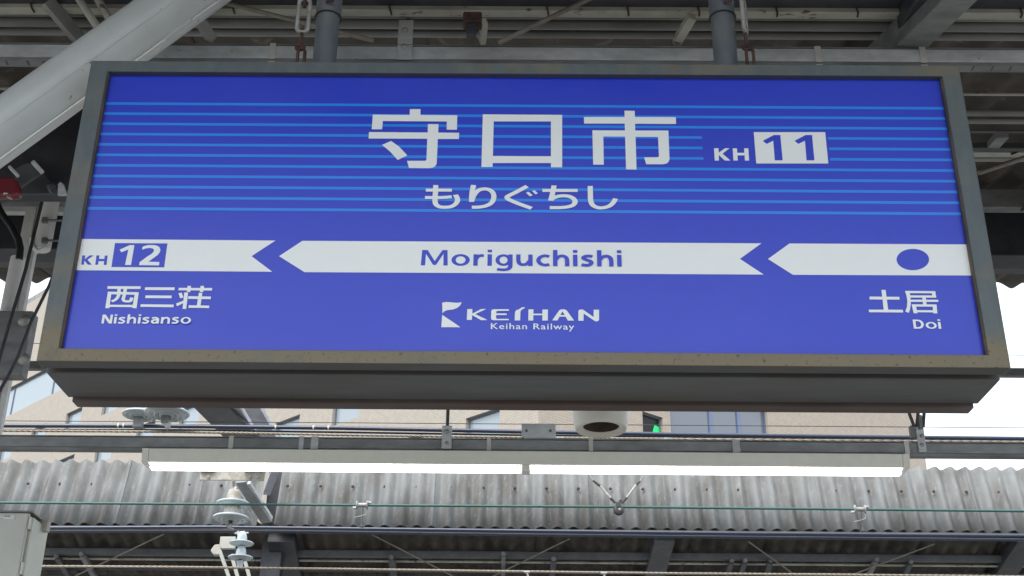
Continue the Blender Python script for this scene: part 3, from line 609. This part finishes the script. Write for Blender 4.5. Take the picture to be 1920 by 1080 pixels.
# white fittings beside the mast
fx = thing('white_bracket_pipe', at(80,465,2.6), 'short white pipe with a cut lower end and two bolts beside the sign', 'pipe')
a = at(84,360,2.6); b = at(79,458,2.6); MB().tube([(b.x,2.6,a.z),(b.x,2.6,b.z),(b.x+.004,2.6,b.z-.03)], [.045,.045,.04], 24).build('pipe', M['white_steel'], fx)
for py in (413,451):
    c_ = at(84,py,2.545); MB().tube([c_, c_+V((.16,0,0))], .006, 8).box((c_.x-.012,c_.y-.01,c_.z-.013),(c_.x+.012,c_.y+.01,c_.z+.013)).build('bolt', M['galvdk'], fx)
c_ = at(79,468,2.58); MB().tube([(c_.x-.05,2.56,c_.z+.05),(c_.x-.045,2.56,c_.z+.01),(c_.x-.01,2.56,c_.z-.02),(c_.x+.03,2.56,c_.z-.0)], .012, 10).build('lower_clip', M['white_steel'], fx)
a, b = at(-20,367,2.86), at(135,398,2.86); MB().box((a.x,2.86,b.z),(b.x,2.90,a.z)).build('daylight_strip', M['white_steel'], bevel=.003, label='white strip in place of daylight under the canopy left of the sign', cat='strip')  # white paint stands in for daylight coming through a gap
# red fitting
RY_ = 1.2; rl = thing('red_fitting', at(10,376,RY_), 'dark red enamelled fitting cut off by the left edge below the thick pipe', 'fitting')
pr = [(-60,330),(-20,330),(20,331),(32,337),(36,350),(38,362),(32,366),(20,369),(10,366),(-4,368),(-60,370)]
MB().prism([at(x_,y_,RY_) for x_,y_ in pr], (0,.035,0)).build('body', M['red'], rl, bevel=.010)
MB().add([at(x_,y_,RY_-.001) for x_,y_ in ((7,361),(15,362),(13.5,364),(9,363.6),(8.6,365.5),(6.6,365.5))], [tuple(range(6))]).build('mark', M['label'], rl)
bk = thing('steel_bracket', at(40,330,1.35), 'grey steel plates bolted above the red fitting', 'bracket')
MB().prism([at(x_,y_,1.35) for x_,y_ in ((26,318),(44,306),(66,305),(80,322),(76,326),(40,350),(30,345))], (0,.012,0)).build('plate', M['darkgrey'], bk, bevel=.003)
a, b = at(18,313,1.3), at(34,330,1.3); MB().beam(a, b, .02, .012).build('arm', M['galv'], bk, bevel=.002)
a, b = at(62,304,1.3), at(79,323,1.3); MB().beam(a, b, .02, .016).build('arm', M['galv'], bk, bevel=.002)
MB().prism([at(x_,y_,1.45) for x_,y_ in ((36,330),(75,318),(115,362),(38,364))], (0,.012,0)).build('gusset', M['darkgrey'], bk, bevel=.003)
MB().prism([at(x_,y_,1.40) for x_,y_ in ((108,362),(108,345),(113,340),(120,346),(126,366),(108,366))], (0,.01,0)).build('lug', M['galv'], bk, bevel=.003)
c_ = at(98,350,1.4); MB().lathe(c_, [(0,.02),(.012,.02),(.02,.0),(.02,-.02)], 10, (0,-1,0)).build('nut', M['steelblk'], bk)
def wire(name, pts, r, mat, label, cat='wire', group=None, n=8): return MB().tube(pts, r, n).build(name, M[mat], label=label, cat=cat, group=group)
CY = 2.2
wire('stay_wire', [at(x_,y_,CY) for x_,y_ in ((118,190),(96,268),(80,372),(48,506),(20,600),(-6,690),(-30,770))], .0085, 'steelblk', 'thick dark stay wire running down from the thick pipe past the mast', group='stay wires at the left edge')
wire('stay_wire', [at(x_,y_,CY) for x_,y_ in ((100,515),(92,536),(58,604),(34,668),(14,708),(-20,765))], .0075, 'steelblk', 'dark stay wire crossing behind the lower left corner of the sign', group='stay wires at the left edge')

# ------------------------------------------------------------------ wires along the track
WY = 6.6
def run(name, pts, Y, r, mat, label, cat='wire', group=None, n=8):
    P = [at(x_,y_,Y) for x_,y_ in pts]; a = P[0]+(P[0]-P[1]).normalized()*3; b = P[-1]+(P[-1]-P[-2]).normalized()*3
    return wire(name, [a]+P+[b], r, mat, label, cat, group, n)
run('feeder_cable', [(0,798),(320,799),(640,802.5),(960,809),(1280,815),(1600,819),(1920,822.5)], WY, .0165, 'navy', 'thickest navy cable running just under the sign above the lamp', 'cable', 'cables above the lamp', 12)
run('feeder_cable', [(0,806),(320,806),(640,810.5),(800,813),(980,816),(1280,820),(1920,826)], WY+.03, .0085, 'navy', 'thinner navy cable close below the thick navy cable above the lamp', 'cable', 'cables above the lamp', 10)
def twisted(name, pts, Y, r, label):
    P = [at(x_,y_,Y) for x_,y_ in pts]; mb = MB()
    N = 700; seg = len(P)-1
    for ph in range(3):
        out = []
        for i in range(N+1):
            t = i/N*seg; k_ = min(int(t), seg-1); c_ = P[k_].lerp(P[k_+1], t-k_); a = i*.62+ph*2.094
            out.append(c_+V((0, math.cos(a)*r*.55, math.sin(a)*r*.55)))
        mb.tube(out, r*.6, 5)
    return mb.build(name, M['copper'], label=label, cat='wire', group='twisted copper wires')
twisted('copper_wire', [(-60,807),(320,809.5),(640,815.5),(960,820),(1280,823.5),(1920,829),(1980,829.5)], WY-.3, .0095, 'twisted copper wire running above the grey rail of the lamp')
twisted('copper_wire', [(-60,1061),(320,1063),(640,1067),(960,1071.5),(1280,1075.5),(1600,1078),(1980,1082)], 8.4, .0105, 'twisted copper wire crossing the bottom edge of the picture')
run('thin_wire', [(0,789),(640,792.6),(1280,797.4),(1920,802.2)], WY+.5, .0035, 'wire', 'hair thin wire crossing in front of the beige building below the sign', group='hair thin wires')
run('thin_wire', [(0,643),(1920,666)], WY+.6, .0035, 'wire', 'hair thin wire crossing behind the middle of the sign, seen only at its sides', group='hair thin wires')
GY = 8.0
run('messenger_wire', [(0,942.5),(640,947),(1160,950.5),(1920,958.5)], GY, .0115, 'green', 'green covered wire crossing in front of the corrugated fascia')
LB = 9.6
run('feeder_cable', [(60,989.5),(400,988),(640,991),(1000,995.5),(1400,1000),(1920,1004.5)], LB, .0165, 'navy', 'upper navy cable along the lower edge of the corrugated fascia', 'cable', 'cables under the fascia', 10)
run('feeder_cable', [(60,996.5),(400,996),(640,998),(1000,1003),(1400,1007.5),(1920,1012.5)], LB+.04, .0145, 'navy', 'lower navy cable under the corrugated fascia', 'cable', 'cables under the fascia', 10)
# cable ties
TL = ('left of two close pale ties on the thick navy cable by the insulators', 'right of two close pale ties on the thick navy cable by the insulators', 'single pale tie on the thick navy cable right of the portal beam', 'pale tie on the thick navy cable, second from the hanger plate in the middle', 'pale tie on the thick navy cable nearest the hanger plate in the middle')
for i, (px, py) in enumerate(((222,798.3),(232,798.4),(517,801),(588,802),(616,802.3))):
    c_ = at(px, py, WY); MB().tube([c_-V((.006,0,0)), c_+V((.006,0,0))], .0185, 10).build('cable_tie', M['label'], label=TL[i], cat='tie', group='pale cable ties')
def clamp_on_green(px, py, label):
    c_ = at(px, py, GY); s = (c_-CAM).dot(fw)/FPX; t = thing('wire_clamp', c_, label, 'clamp', 'clamps on the green wire')
    MB().tube([c_-V((9*s,0,0)), c_+V((9*s,0,0))], 4.2*s, 14).build('sleeve', M['link'], t)
    for dx in (-9.5, 9.5): MB().lathe(c_+V((dx*s,0,0)), [(0,1.2*s),(8*s,1.2*s),(8.5*s,0),(8*s,-1.2*s),(0,-1.2*s)], 16, (1,0,0)).build('flange', M['link'], t)
    MB().tube([c_+V((-17*s,0,-5.5*s)), c_+V((-10*s,0,-5.5*s))], 3*s, 10).build('nut', M['galv'], t)
    MB().tube([c_+V((10*s,0,5*s)), c_+V((17*s,0,4*s))], 3*s, 10).build('nut', M['link'], t)
    MB().tube([c_+V(v)*s for v in ((7,-.5,-6),(9.5,-.5,-13),(8,-.5,-18),(0,-.5,-21),(-13,-.5,-24))], .9*s, 6).build('pin', M['link'], t)
    MB().tube([c_+V((2*s,0,-4*s)), c_+V((2*s,0,-26*s)), c_+V((2*s,0,-32*s))], [.9*s,.9*s,2*s], 8).build('dropper', M['wire'], t)
    MB().tube([c_+V((2*s,0,-32*s)), c_+V((2*s,0,-38*s)), c_+V((2*s,0,-42*s))], [2.2*s,3*s,5.5*s], 10).build('dropper_foot', M['steelblk'], t)
clamp_on_green(679, 947, 'steel wire clamp with dropper on the green wire, left of the V hanger')
clamp_on_green(1612, 955, 'steel wire clamp with dropper on the green wire, right of the V hanger')
def v_hanger():
    c_ = at(1160, 957, GY-.03); t = thing('v_hanger', c_, 'V shaped hanger of two cream insulator rods above a black pulley on the green wire', 'hanger'); s = (c_-CAM).dot(fw)/FPX
    MB().lathe(c_, [(0,3*s),(6*s,3*s),(9.5*s,2*s),(10*s,0),(9.5*s,-2*s),(0,-3*s)], 24, (0,-1,0)).build('pulley', M['steelblk'], t)
    MB().box((c_.x-5*s,c_.y-4*s,c_.z+5*s),(c_.x+5*s,c_.y+3*s,c_.z+16*s)).build('yoke', M['wire'], t, bevel=.006)
    MB().tube([at(1161,941,GY), at(1164,938,GY), at(1170,942,GY)], 2.2*s, 8).build('yoke_ring', M['rust'], t)
    MB().lathe(c_+V((2*s,-3.2*s,1*s)), [(0,1*s),(2.2*s,1*s),(3*s,0)], 10, (0,-1,0)).build('bolt', M['copper'], t)
    for (ax,ay,bx,by,cx,cy,dx,dy) in ((1102,885,1112,901,1125,911,1145,934),(1210,885,1200,902,1193,909,1175,933)):
        MB().tube([at(ax,ay,GY), at(bx,by,GY)], 1.2*s, 6).build('link', M['link'], t)
        MB().tube([at(bx,by,GY), at(cx,cy,GY)], [2*s,2.8*s], 8).build('end_fitting', M['wire'], t)
        MB().tube([at(cx,cy,GY), at(dx,dy,GY)], 2.3*s, 10).build('insulator_rod', M['cap'], t)
        ex = 1154 if dx < 1160 else 1166; MB().tube([at(dx,dy,GY), at(ex,943,GY)], [2.8*s,2.2*s], 8).build('end_fitting', M['wire'], t)
v_hanger()
for px, py, sd_ in ((988,1073,'left'),(1132,1075,'right')):
    c_ = at(px, py, 8.38); s = .0046; MB().tube([c_-V((6*s,0,0)), c_+V((6*s,0,0))], 2.6*s, 8).tube([c_+V((0,0,-1*s)), c_+V((3*s,0,-10*s))], 2.2*s, 8).build('copper_wire_clamp', M['link'], label=sd_+' one of the two bright clamps on the copper wire at the bottom edge', cat='clamp', group='clamps on the copper wires')
for px, py, sd_ in ((1051,821,'beside the junction box'),(1251,823,'right of the ivory hood')):
    c_ = at(px, py, WY-.32); s = .0037; MB().tube([c_-V((7*s,0,0)), c_+V((7*s,0,0))], 2.8*s, 8).build('copper_wire_clamp', M['link'], label='bright clamp on the copper wire above the lamp, '+sd_, cat='clamp', group='clamps on the copper wires')

# ------------------------------------------------------------------ portal beam and insulators
pb = thing('portal_beam', at(520,985,10.3), 'pale steel portal beam crossing the tracks behind the white insulators', 'beam')
for (x0,y0,x1,y1,wd,m) in ((398,760,470,835,.30,'darkgrey'),(436,755,478,822,.10,'steelpale'),(470,755,515,835,.14,'steelpale')):
    a, b = at(x0,y0,7.2), at(x1,y1,8.25); d = b-a
    MB().beam(a-d*.6, a+d*1.6, wd, .05).build('flange', M[m], pb, bevel=.004)
for (x0,y0,x1,y1,wd,m) in ((466,905,508,972,.04,'galv'),(452,902,500,978,.12,'galvmid'),(440,915,478,985,.03,'galv'),(516,880,500,925,.08,'steelpale')):
    a, b = at(x0,y0,9.7), at(x1,y1,10.25); MB().beam(a, b, wd, .04).build('angle', M[m], pb, bevel=.004)
def disc_insulator(t, c_, R, capm='cap', hcap=.9):
    """cap and pin disc: c_ = centre of the rim"""
    prof_ = [(.10,-.02),(.22,-.02),(.25,-.17),(.30,-.17),(.34,-.03),(.48,-.03),(.51,-.15),(.56,-.15),(.60,-.03),(.74,-.02),(.77,-.10),(.82,-.10),(.86,-.02),(.95,-.05),(1,.0),(.99,.05),(.92,.10),(.6,.19),(.42,.27)]
    MB().lathe(c_, [(r_*R, h_*R) for r_, h_ in prof_], 40).build('disc', M['porc'], t)
    MB().lathe(c_, [(0,-.30*R),(.10*R,-.30*R),(.11*R,-.1*R),(.20*R,-.04*R)], 16).build('pin', M['wire'], t)
    MB().lathe(c_, [(R*.42,.26*R),(R*.42,.45*R),(R*.36,.70*R),(R*.26,hcap*R),(0,hcap*R)], 24).build('cap', M[capm], t)
def px_s(c_): return (c_-CAM).dot(fw)/FPX
# pair hidden by the sign above
c_ = at(262,778,6.45); s = px_s(c_); t = thing('insulator', c_, 'white porcelain disc insulator under the sign, left and smaller of the touching pair', 'insulator', 'disc insulators'); R = 33*s
disc_insulator(t, c_, R, 'porc', 1.1); MB().box((c_.x-9*s,c_.y-.03,c_.z-26*s),(c_.x+8*s,c_.y+.03,c_.z-4*s)).build('clamp', M['galvmid'], t, bevel=.005); MB().tube([c_+V((0,0,.9*R)), c_+V((0,0,2.6*R))], .05, 10).build('pin', M['galv'], t)
c_ = at(313,775,6.2); s = px_s(c_); t = thing('insulator', c_, 'white porcelain disc insulator under the sign, right and larger of the touching pair', 'insulator', 'disc insulators'); R = 42*s
disc_insulator(t, c_, R); MB().box((c_.x-8*s,c_.y-.03,c_.z-20*s),(c_.x+6*s,c_.y+.03,c_.z-5*s)).build('clamp', M['galvmid'], t, bevel=.005)
MB().prism([(c_.x-6*s,c_.y-.02,c_.z-20*s),(c_.x+9*s,c_.y-.02,c_.z-16*s),(c_.x+8*s,c_.y-.02,c_.z-26*s),(c_.x+3*s,c_.y-.02,c_.z-31*s)], (0,.05,0)).build('wedge', M['galv'], t, bevel=.004)
MB().tube([c_+V((0,0,.8*R)), c_+V((0,0,2.4*R))], .05, 10).build('pin', M['galv'], t)
# double string under the lamp
SY = 8.7; c1_, c2_ = at(437,945,SY), at(433,972,SY); s = px_s(c1_)
t = thing('insulator_string', c2_, 'string of two large white disc insulators hanging from a plate below the lamp', 'insulator', 'insulator strings')
for c_, R in ((c1_, 32*s), (c2_, 34*s)): disc_insulator(t, c_, R, 'cap', .85)
a, b = at(379,881,SY), at(497,905,SY)
MB().box((a.x,SY-.06,b.z),(b.x,SY-.04,a.z+.02)).build('hanger_plate', M['cap'], t, bevel=.012)
for x0, x1 in ((378,406),(461,498)): MB().box((at(x0,880,SY).x,SY-.11,at(x0,888,SY).z),(at(x1,880,SY).x,SY-.062,at(x0,872,SY).z)).build('channel', M['cap'], t, bevel=.004)
for px in (391,469,483): MB().lathe(at(px,895,SY-.06), [(0,.02),(.014,.02),(.018,0)], 8, (0,-1,0)).build('bolt', M['cap'], t)
MB().tube([at(438,903,SY), at(437,922,SY)], 2.5*s, 8).tube([at(431,918,SY), at(431,928,SY)], 2.5*s, 6).tube([at(443,918,SY), at(443,928,SY)], 2.5*s, 6).build('clevis', M['cap'], t)
MB().tube([at(424,984,SY), at(430,990,SY), at(438,992,SY)], 2*s, 6).tube([at(433,978,SY), at(433,992,SY)], 2*s, 6).build('clevis', M['cap'], t)
SY2 = 9.2; d1_, d2_ = at(453,1019,SY2), at(451,1046,SY2); s = px_s(d1_)
t = thing('insulator_string', d2_, 'string of two small white disc insulators at the bottom below the larger string', 'insulator', 'insulator strings')
for c_, R in ((d1_, 23*s), (d2_, 23.5*s)): disc_insulator(t, c_, R, 'porc', .95)
MB().tube([at(450,1052,SY2), at(450,1064,SY2)], [7*s,5*s], 12).build('pin', M['porc'], t)
MB().tube([at(446,996,SY2), at(447,1004,SY2)], 2.5*s, 6).tube([at(457,996,SY2), at(457,1004,SY2)], 2.5*s, 6).tube([at(440,1000,SY2), at(466,999,SY2)], 1.6*s, 6).build('clevis', M['galv'], t)
# cream bracket behind it
t = thing('cream_bracket', at(440,1080,9.9), 'cream steel bracket with slanting legs behind the small insulators', 'bracket'); BY = 9.9
MB().prism([at(x_,y_,BY) for x_,y_ in ((413,1006),(442,1006),(440,1028),(411,1028))], (0,.06,0)).build('head', M['boxcream'], t, bevel=.004)
MB().prism([at(x_,y_,BY-.02) for x_,y_ in ((394,1032),(402,1021),(412,1020),(414,1040),(400,1040))], (0,.08,0)).build('coil', M['cap'], t, bevel=.01)
for (x0,y0,x1,y1) in ((412,1032,432,1090),(434,1040,448,1090),(456,1040,470,1090)): MB().beam(at(x0,y0,BY), at(x1,y1,BY), .035, .035).build('leg', M['boxcream'], t, bevel=.003)

# ------------------------------------------------------------------ opposite canopy with corrugated fascia
FY = 10.6
zb, ztp = at(960,990.5,FY).z, at(960,872,FY+.24).z
opp = thing('opposite_canopy', (0,FY+2,zb), 'opposite platform canopy with a grey corrugated cement fascia and dark underside', 'canopy')
PITCHW = .1735; x = at(-60,900,FY).x; gapx = at(507,940,FY).x; k = 0
nails = MB()
while x < 7.2:
    nw = 5; xe = x+nw*PITCHW
    if x < gapx < xe or (x-.06 < gapx < x): 
        x0 = x
        # shorten the sheet so that the slot for the mast stays open
        nleft = int((gapx-.075-x)/PITCHW)
        if nleft > 0: corr_sheet(x, nleft, [(FY,zb),(FY+.12,(zb+ztp)/2),(FY+.24,ztp)], .036, PITCHW, .007, 12).build('fascia_sheet', M['asb'], opp)
        for j in range(nleft): nails.lathe(V((x+j*PITCHW,FY+.145,zb+(ztp-zb)*.66)), [(0,.02),(.012,.018),(.016,0)], 8, (0,-1,.3)) if j % 2 else None
        x = gapx+.07; k += 1; continue
    e = -.009*(k % 2); zj = random.uniform(-.004,.004)
    corr_sheet(x, nw, [(FY+e,zb+zj),(FY+.12+e,(zb+ztp)/2+zj),(FY+.24+e,ztp+zj)], .036, PITCHW, .007, 12).build('fascia_sheet', M['asb'], opp)
    x = xe-.02; k += 1
xn = at(-20,910,FY).x
px = 54.
while px < 1920:
    if not 425 < px < 505:
        c_ = on(px, 908+(px-54)*.0068*1.3, (0,FY+.12,(zb+ztp)/2), (0,-(ztp-zb),.24)); nails.lathe(c_+V((0,-.02,.0)), [(0,.018),(.013,.016),(.018,0)], 8, (0,-1,.3))
    px += 60.6+random.uniform(-2,2)
nails.build('nail_heads', M['nail'], opp, kind='stuff')
OS = -.38; sx0 = -7.5; k = 0
while sx0 < 7.5:
    dz = .01*(k % 2)
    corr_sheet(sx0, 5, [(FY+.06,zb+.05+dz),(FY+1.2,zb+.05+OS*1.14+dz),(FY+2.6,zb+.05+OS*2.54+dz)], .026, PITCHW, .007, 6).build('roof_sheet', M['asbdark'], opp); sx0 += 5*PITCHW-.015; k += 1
SP, SN = V((0,FY+.06,zb+.05)), V((0,-OS,1))
def sof(px, py, drop=0): return on(px, py, SP-V((0,0,drop)), SN)
a = sof(960, 1041, .08); MB().box((-7.5,a.y-.03,a.z-.035),(7.5,a.y+.05,a.z+.035)).build('purlin', M['darkgrey'], opp, bevel=.004)
a = sof(960, 1054, .10); MB().tube([(-7.5,a.y,a.z),(7.5,a.y,a.z)], .014, 10).build('purlin_pipe', M['cream'], opp)
a = sof(960, 1071, .10); MB().box((-7.5,a.y-.02,a.z-.02),(7.5,a.y+.03,a.z+.02)).build('purlin', M['steelblk'], opp, bevel=.004)
a = sof(960, 1090, .10); MB().box((-7.5,a.y-.02,a.z-.03),(7.5,a.y+.03,a.z+.03)).build('purlin', M['darkgrey'], opp, bevel=.004)
a = at(960,1001,FY-.02); MB().box((-7.5,FY-.02,zb-.045),(7.5,FY+.05,zb-.012)).build('edge_angle', M['slate'], opp, bevel=.004)
for (x0,x1,wd,m) in ((528,545,.30,'steelblk'),(1245,1222,.22,'darkgrey'),(1925,1870,.25,'steelblk')):
    a, b = sof(x0,1003,.06), sof(x1,1085,.06); d = b-a; MB().beam(a-V((0,0,.02)), a+d*2.2-V((0,0,.02)), wd, .14).build('rafter', M[m], opp, bevel=.006)
for (x0,y0,x1,y1) in ((308,1001,120,1090),(697,1002,872,1092),(1068,1010,905,1090),(1404,1016,1510,1092),(1752,1020,1560,1092)):
    MB().tube([sof(x0,y0,.10), sof(x1,y1,.22)], .0085, 8).build('brace_rod', M['rod'], opp)
for (x0,y0,x1,y1,wd,m) in ((108,1046,135,1090,.06,'darkgrey'),(155,1042,182,1090,.06,'galvdk'),(735,1048,740,1090,.075,'darkgrey'),(944,1042,943,1090,.045,'galvdk'),(1038,1051,1034,1090,.06,'darkgrey'),(1371,1054,1360,1090,.055,'darkgrey'),(1396,1054,1384,1090,.055,'darkgrey'),(1444,1054,1434,1090,.06,'darkgrey'),(1642,1052,1622,1090,.055,'galvdk'),(1706,1057,1692,1090,.06,'darkgrey')):
    MB().beam(sof(x0,y0,.14), sof(x1,y1,.16), wd, .04).build('strut', M[m], opp, bevel=.003)
    MB().lathe(sof(x0,y0-2,.12)+V((0,-.04,0)), [(0,.03),(.02,.03),(.03,0)], 8, (0,-1,0)).build('bolt_head', M['galvdk'], opp)
MB().box((gapx-.11,FY+.32,0),(gapx+.11,FY+.5,6.3)).build('portal_mast', M['steelblk'], label='dark steel mast showing through the gap in the corrugated fascia', cat='mast', bevel=.006)
for xx in (-5.5, 0.6, 6.6): MB().box((xx-.12,FY+3.0,0),(xx+.12,FY+3.24,zb-.7)).build('post', M['darkgrey'], opp, bevel=.006)
MB().beam((-7.5,FY+2.6,zb-.98),(7.5,FY+2.6,zb-.98),.2,.2).build('valley_beam', M['steelblk'], opp)

# ------------------------------------------------------------------ cream cabinet at the lower left
CBY = 2.0
f0, f1, fb = at(-60,962,CBY), at(55.5,961,CBY), at(30,1120,CBY); zc0 = f1.z
cb = thing('cream_cabinet', (f0.x,CBY+.1,fb.z-.3), 'cream electrical cabinet with hinges and a small label in the lower left corner', 'cabinet')
MB().box((f0.x,CBY,fb.z-.3),(f1.x,CBY+.022,zc0)).build('door', M['boxcream'], cb, bevel=.006)
MB().box((f0.x,CBY+.025,fb.z-.3),(f1.x+.012,CBY+.20,zc0-.012)).build('case', M['boxside'], cb, bevel=.006)
MB().box((f0.x,CBY-.004,zc0+.001),(f1.x+.01,CBY+.21,zc0+.007)).build('rain_cap', M['galvdk'], cb, bevel=.002)
for py in (980,1065):
    h = at(58,py,CBY); hh = .024
    MB().box((f1.x+.001,CBY+.002,h.z-hh),(f1.x+.010,CBY+.045,h.z+hh)).tube([(f1.x+.008,CBY+.02,h.z-hh),(f1.x+.008,CBY+.02,h.z+hh)], .006, 10).build('hinge', M['strap'], cb, bevel=.001)
a, b = at(-10,966,CBY), at(27,974.5,CBY); lb = MB().box((a.x,CBY-.002,b.z),(b.x,CBY-.0004,a.z)).build('label_plate', M['label'], cb)
ik = MB()
for (x0,x1,y0,y1) in ((0,4,967.2,967.8),(6,8,967,968.4),(9.5,13,966.7,968.6),(14,19,966.7,968.6),(0,6,972,972.6)):
    p_, q_ = at(x0,y0,CBY-.0024), at(x1,y1,CBY-.0024); ik.add([(p_.x,CBY-.0024,q_.z),(q_.x,CBY-.0024,q_.z),(q_.x,CBY-.0024,p_.z),(p_.x,CBY-.0024,p_.z)], [(0,1,2,3)])
ik.build('printed_text', M['ink'], lb)
MB().box((f0.x+.1,CBY+.202,0),(f0.x+.2,CBY+.28,zc0-.1)).build('post', M['galvdk'], cb, bevel=.004)
a, b = at(68,970,CBY+.1), at(84,992,CBY+.1); MB().box((a.x,CBY+.12,b.z),(b.x,CBY+.16,a.z)).build('conduit_stub', M['cap'], cb, bevel=.004)

# ------------------------------------------------------------------ beige building far behind
CN = at(1010, 790, 46); AZL, AZR = math.radians(-46), math.radians(50)
bd = thing('beige_building', (CN.x,CN.y,-1.1), 'beige tiled office building with slot windows standing beyond the opposite canopy', 'building')
def wall(az, length, ztop, holes, mat):
    d = V((math.sin(az), math.cos(az), 0)); nrm_ = V((d.y,-d.x,0)); nrm_ = nrm_ if nrm_.dot(CAM-CN) > 0 else -nrm_
    P = lambda s, z, dep=0: V((CN.x,CN.y,0)) + d*s + V((0,0,z)) - nrm_*dep
    ss = sorted({0, length} | {h[0] for h in holes} | {h[1] for h in holes}); zz = sorted({-1.1, ztop} | {h[2] for h in holes} | {h[3] for h in holes})
    mb = MB(); uv = []
    for i in range(len(ss)-1):
        for j in range(len(zz)-1):
            sm, zm = (ss[i]+ss[i+1])/2, (zz[j]+zz[j+1])/2
            if any(h[0] < sm < h[1] and h[2] < zm < h[3] for h in holes): continue
            q = [(ss[i],zz[j]),(ss[i+1],zz[j]),(ss[i+1],zz[j+1]),(ss[i],zz[j+1])]; mb.add([P(*t_) for t_ in q], [(0,1,2,3)]); uv += q
    for (s0,s1,z0_,z1_) in [h[:4] for h in holes]:
        for q in (((s0,z0_),(s1,z0_)),((s1,z0_),(s1,z1_)),((s1,z1_),(s0,z1_)),((s0,z1_),(s0,z0_))):
            mb.add([P(*q[0]),P(*q[1]),P(*q[1],.30),P(*q[0],.30)], [(0,1,2,3)]); uv += [q[0],q[1],q[1],q[0]]
    o = mb.build('wall', mat, bd)
    lay = o.data.uv_layers.new(name='UVMap')
    for pol in o.data.polygons:
        for li, vi in zip(pol.loop_indices, pol.vertices): lay.data[li].uv = uv[vi]
    for h in holes:
        s0,s1,z0_,z1_,kind = h
        fm = {'a':'wframe','r':'wframe','b':'wblue','d':'wframe'}[kind]; gm = {'a':'glass','r':'glass','b':'glassblue','d':'glassdark'}[kind]
        fw_ = MB(); t_ = .07
        def bar(a0,b0,a1,b1): fw_.add([P(a0,b0,.16),P(a1,b0,.16),P(a1,b1,.16),P(a0,b1,.16),P(a0,b0,.28),P(a1,b0,.28),P(a1,b1,.28),P(a0,b1,.28)], [(0,1,2,3),(4,5,6,7),(0,1,5,4),(1,2,6,5),(2,3,7,6),(3,0,4,7)])
        bar(s0,z0_,s0+t_,z1_); bar(s1-t_,z0_,s1,z1_); bar(s0+t_,z0_,s1-t_,z0_+t_); bar(s0+t_,z1_-t_,s1-t_,z1_)
        cuts = [s0, s1]
        if kind == 'r': cuts = [s0+(s1-s0)*i_/10 for i_ in range(11)]
        if kind == 'b': cuts = [s0, s0+(s1-s0)*.42, s0+(s1-s0)*.71, s1]
        for c0 in cuts[1:-1]: bar(c0-.09,z0_+t_,c0+.09,z1_-t_) if kind == 'b' else bar(c0-.05,z0_+t_,c0+.05,z1_-t_)
        wf = fw_.build('window', M[fm], bd)
        for c0, c1_ in zip(cuts[:-1], cuts[1:]):
            MB().add([P(c0,z0_,.22),P(c1_,z0_,.22),P(c1_,z1_,.22),P(c0,z1_,.22)], [(0,1,2,3)]).build('pane', M[gm], wf)
    return P, d, nrm_
def wpt(az, px, py):
    d = V((math.sin(az), math.cos(az), 0)); p_ = on(px, py, CN, (d.y,-d.x,0)); return (p_-V((CN.x,CN.y,p_.z))).dot(d), p_.z
SC = (46-CAM.y)/(28-CAM.y); zr = lambda z: 1.6+(z-1.6)*SC
zroof = wpt(AZL, 60, 565)[1]; holes = []
for j in range(9):
    for k in range(11):
        s0 = (1.42+2.99*k)*SC; holes.append((s0, s0+1.3*SC, zr(19.38-2.01*j-.82), zr(19.38-2.01*j), 'a'))
holes.append((2*SC, 40*SC, zr(20.68), zr(22.12), 'r'))
wall(AZL, 44*SC, zroof, holes, M['tilepale'])
jh = [(wpt(AZR,1205,790)[0], wpt(AZR,1243,790)[0], wpt(AZR,1205,830)[1], wpt(AZR,1205,771)[1], 'd'), (wpt(AZR,1257,790)[0], wpt(AZR,1440,790)[0], wpt(AZR,1257,818)[1], wpt(AZR,1257,700)[1], 'b')]
sR = wpt(AZR, 1727, 800)[0]
P, dR, nR = wall(AZR, sR, zroof, jh, M['tile'])
dL = V((math.sin(AZL), math.cos(AZL), 0))
A_ = V((CN.x,CN.y,0)); B_ = A_+dR*sR; D_ = A_+dL*44*SC; C_ = B_+dL*44*SC
MB().add([V((*v.xy, zz_)) for zz_ in (-1.1, zroof) for v in (B_, C_, D_)] , [(0,1,4,3),(1,2,5,4)]).build('rear_wall', M['plain'], bd)
MB().prism([V((*v.xy, zroof+.01)) for v in (A_,B_,C_,D_)], (0,0,.4)).build('roof', M['concrete'], bd)
gx = MB(); s_, z_ = wpt(AZR, 1236, 804); p_ = P(s_, z_, .36); gx.add([P(s_-.35,z_-.5,.19),P(s_+.3,z_-.5,.19),P(s_+.3,z_+.15,.19),P(s_-.1,z_+.22,.19)], [(0,1,2,3)]).build('green_light', M['exit'], bd)
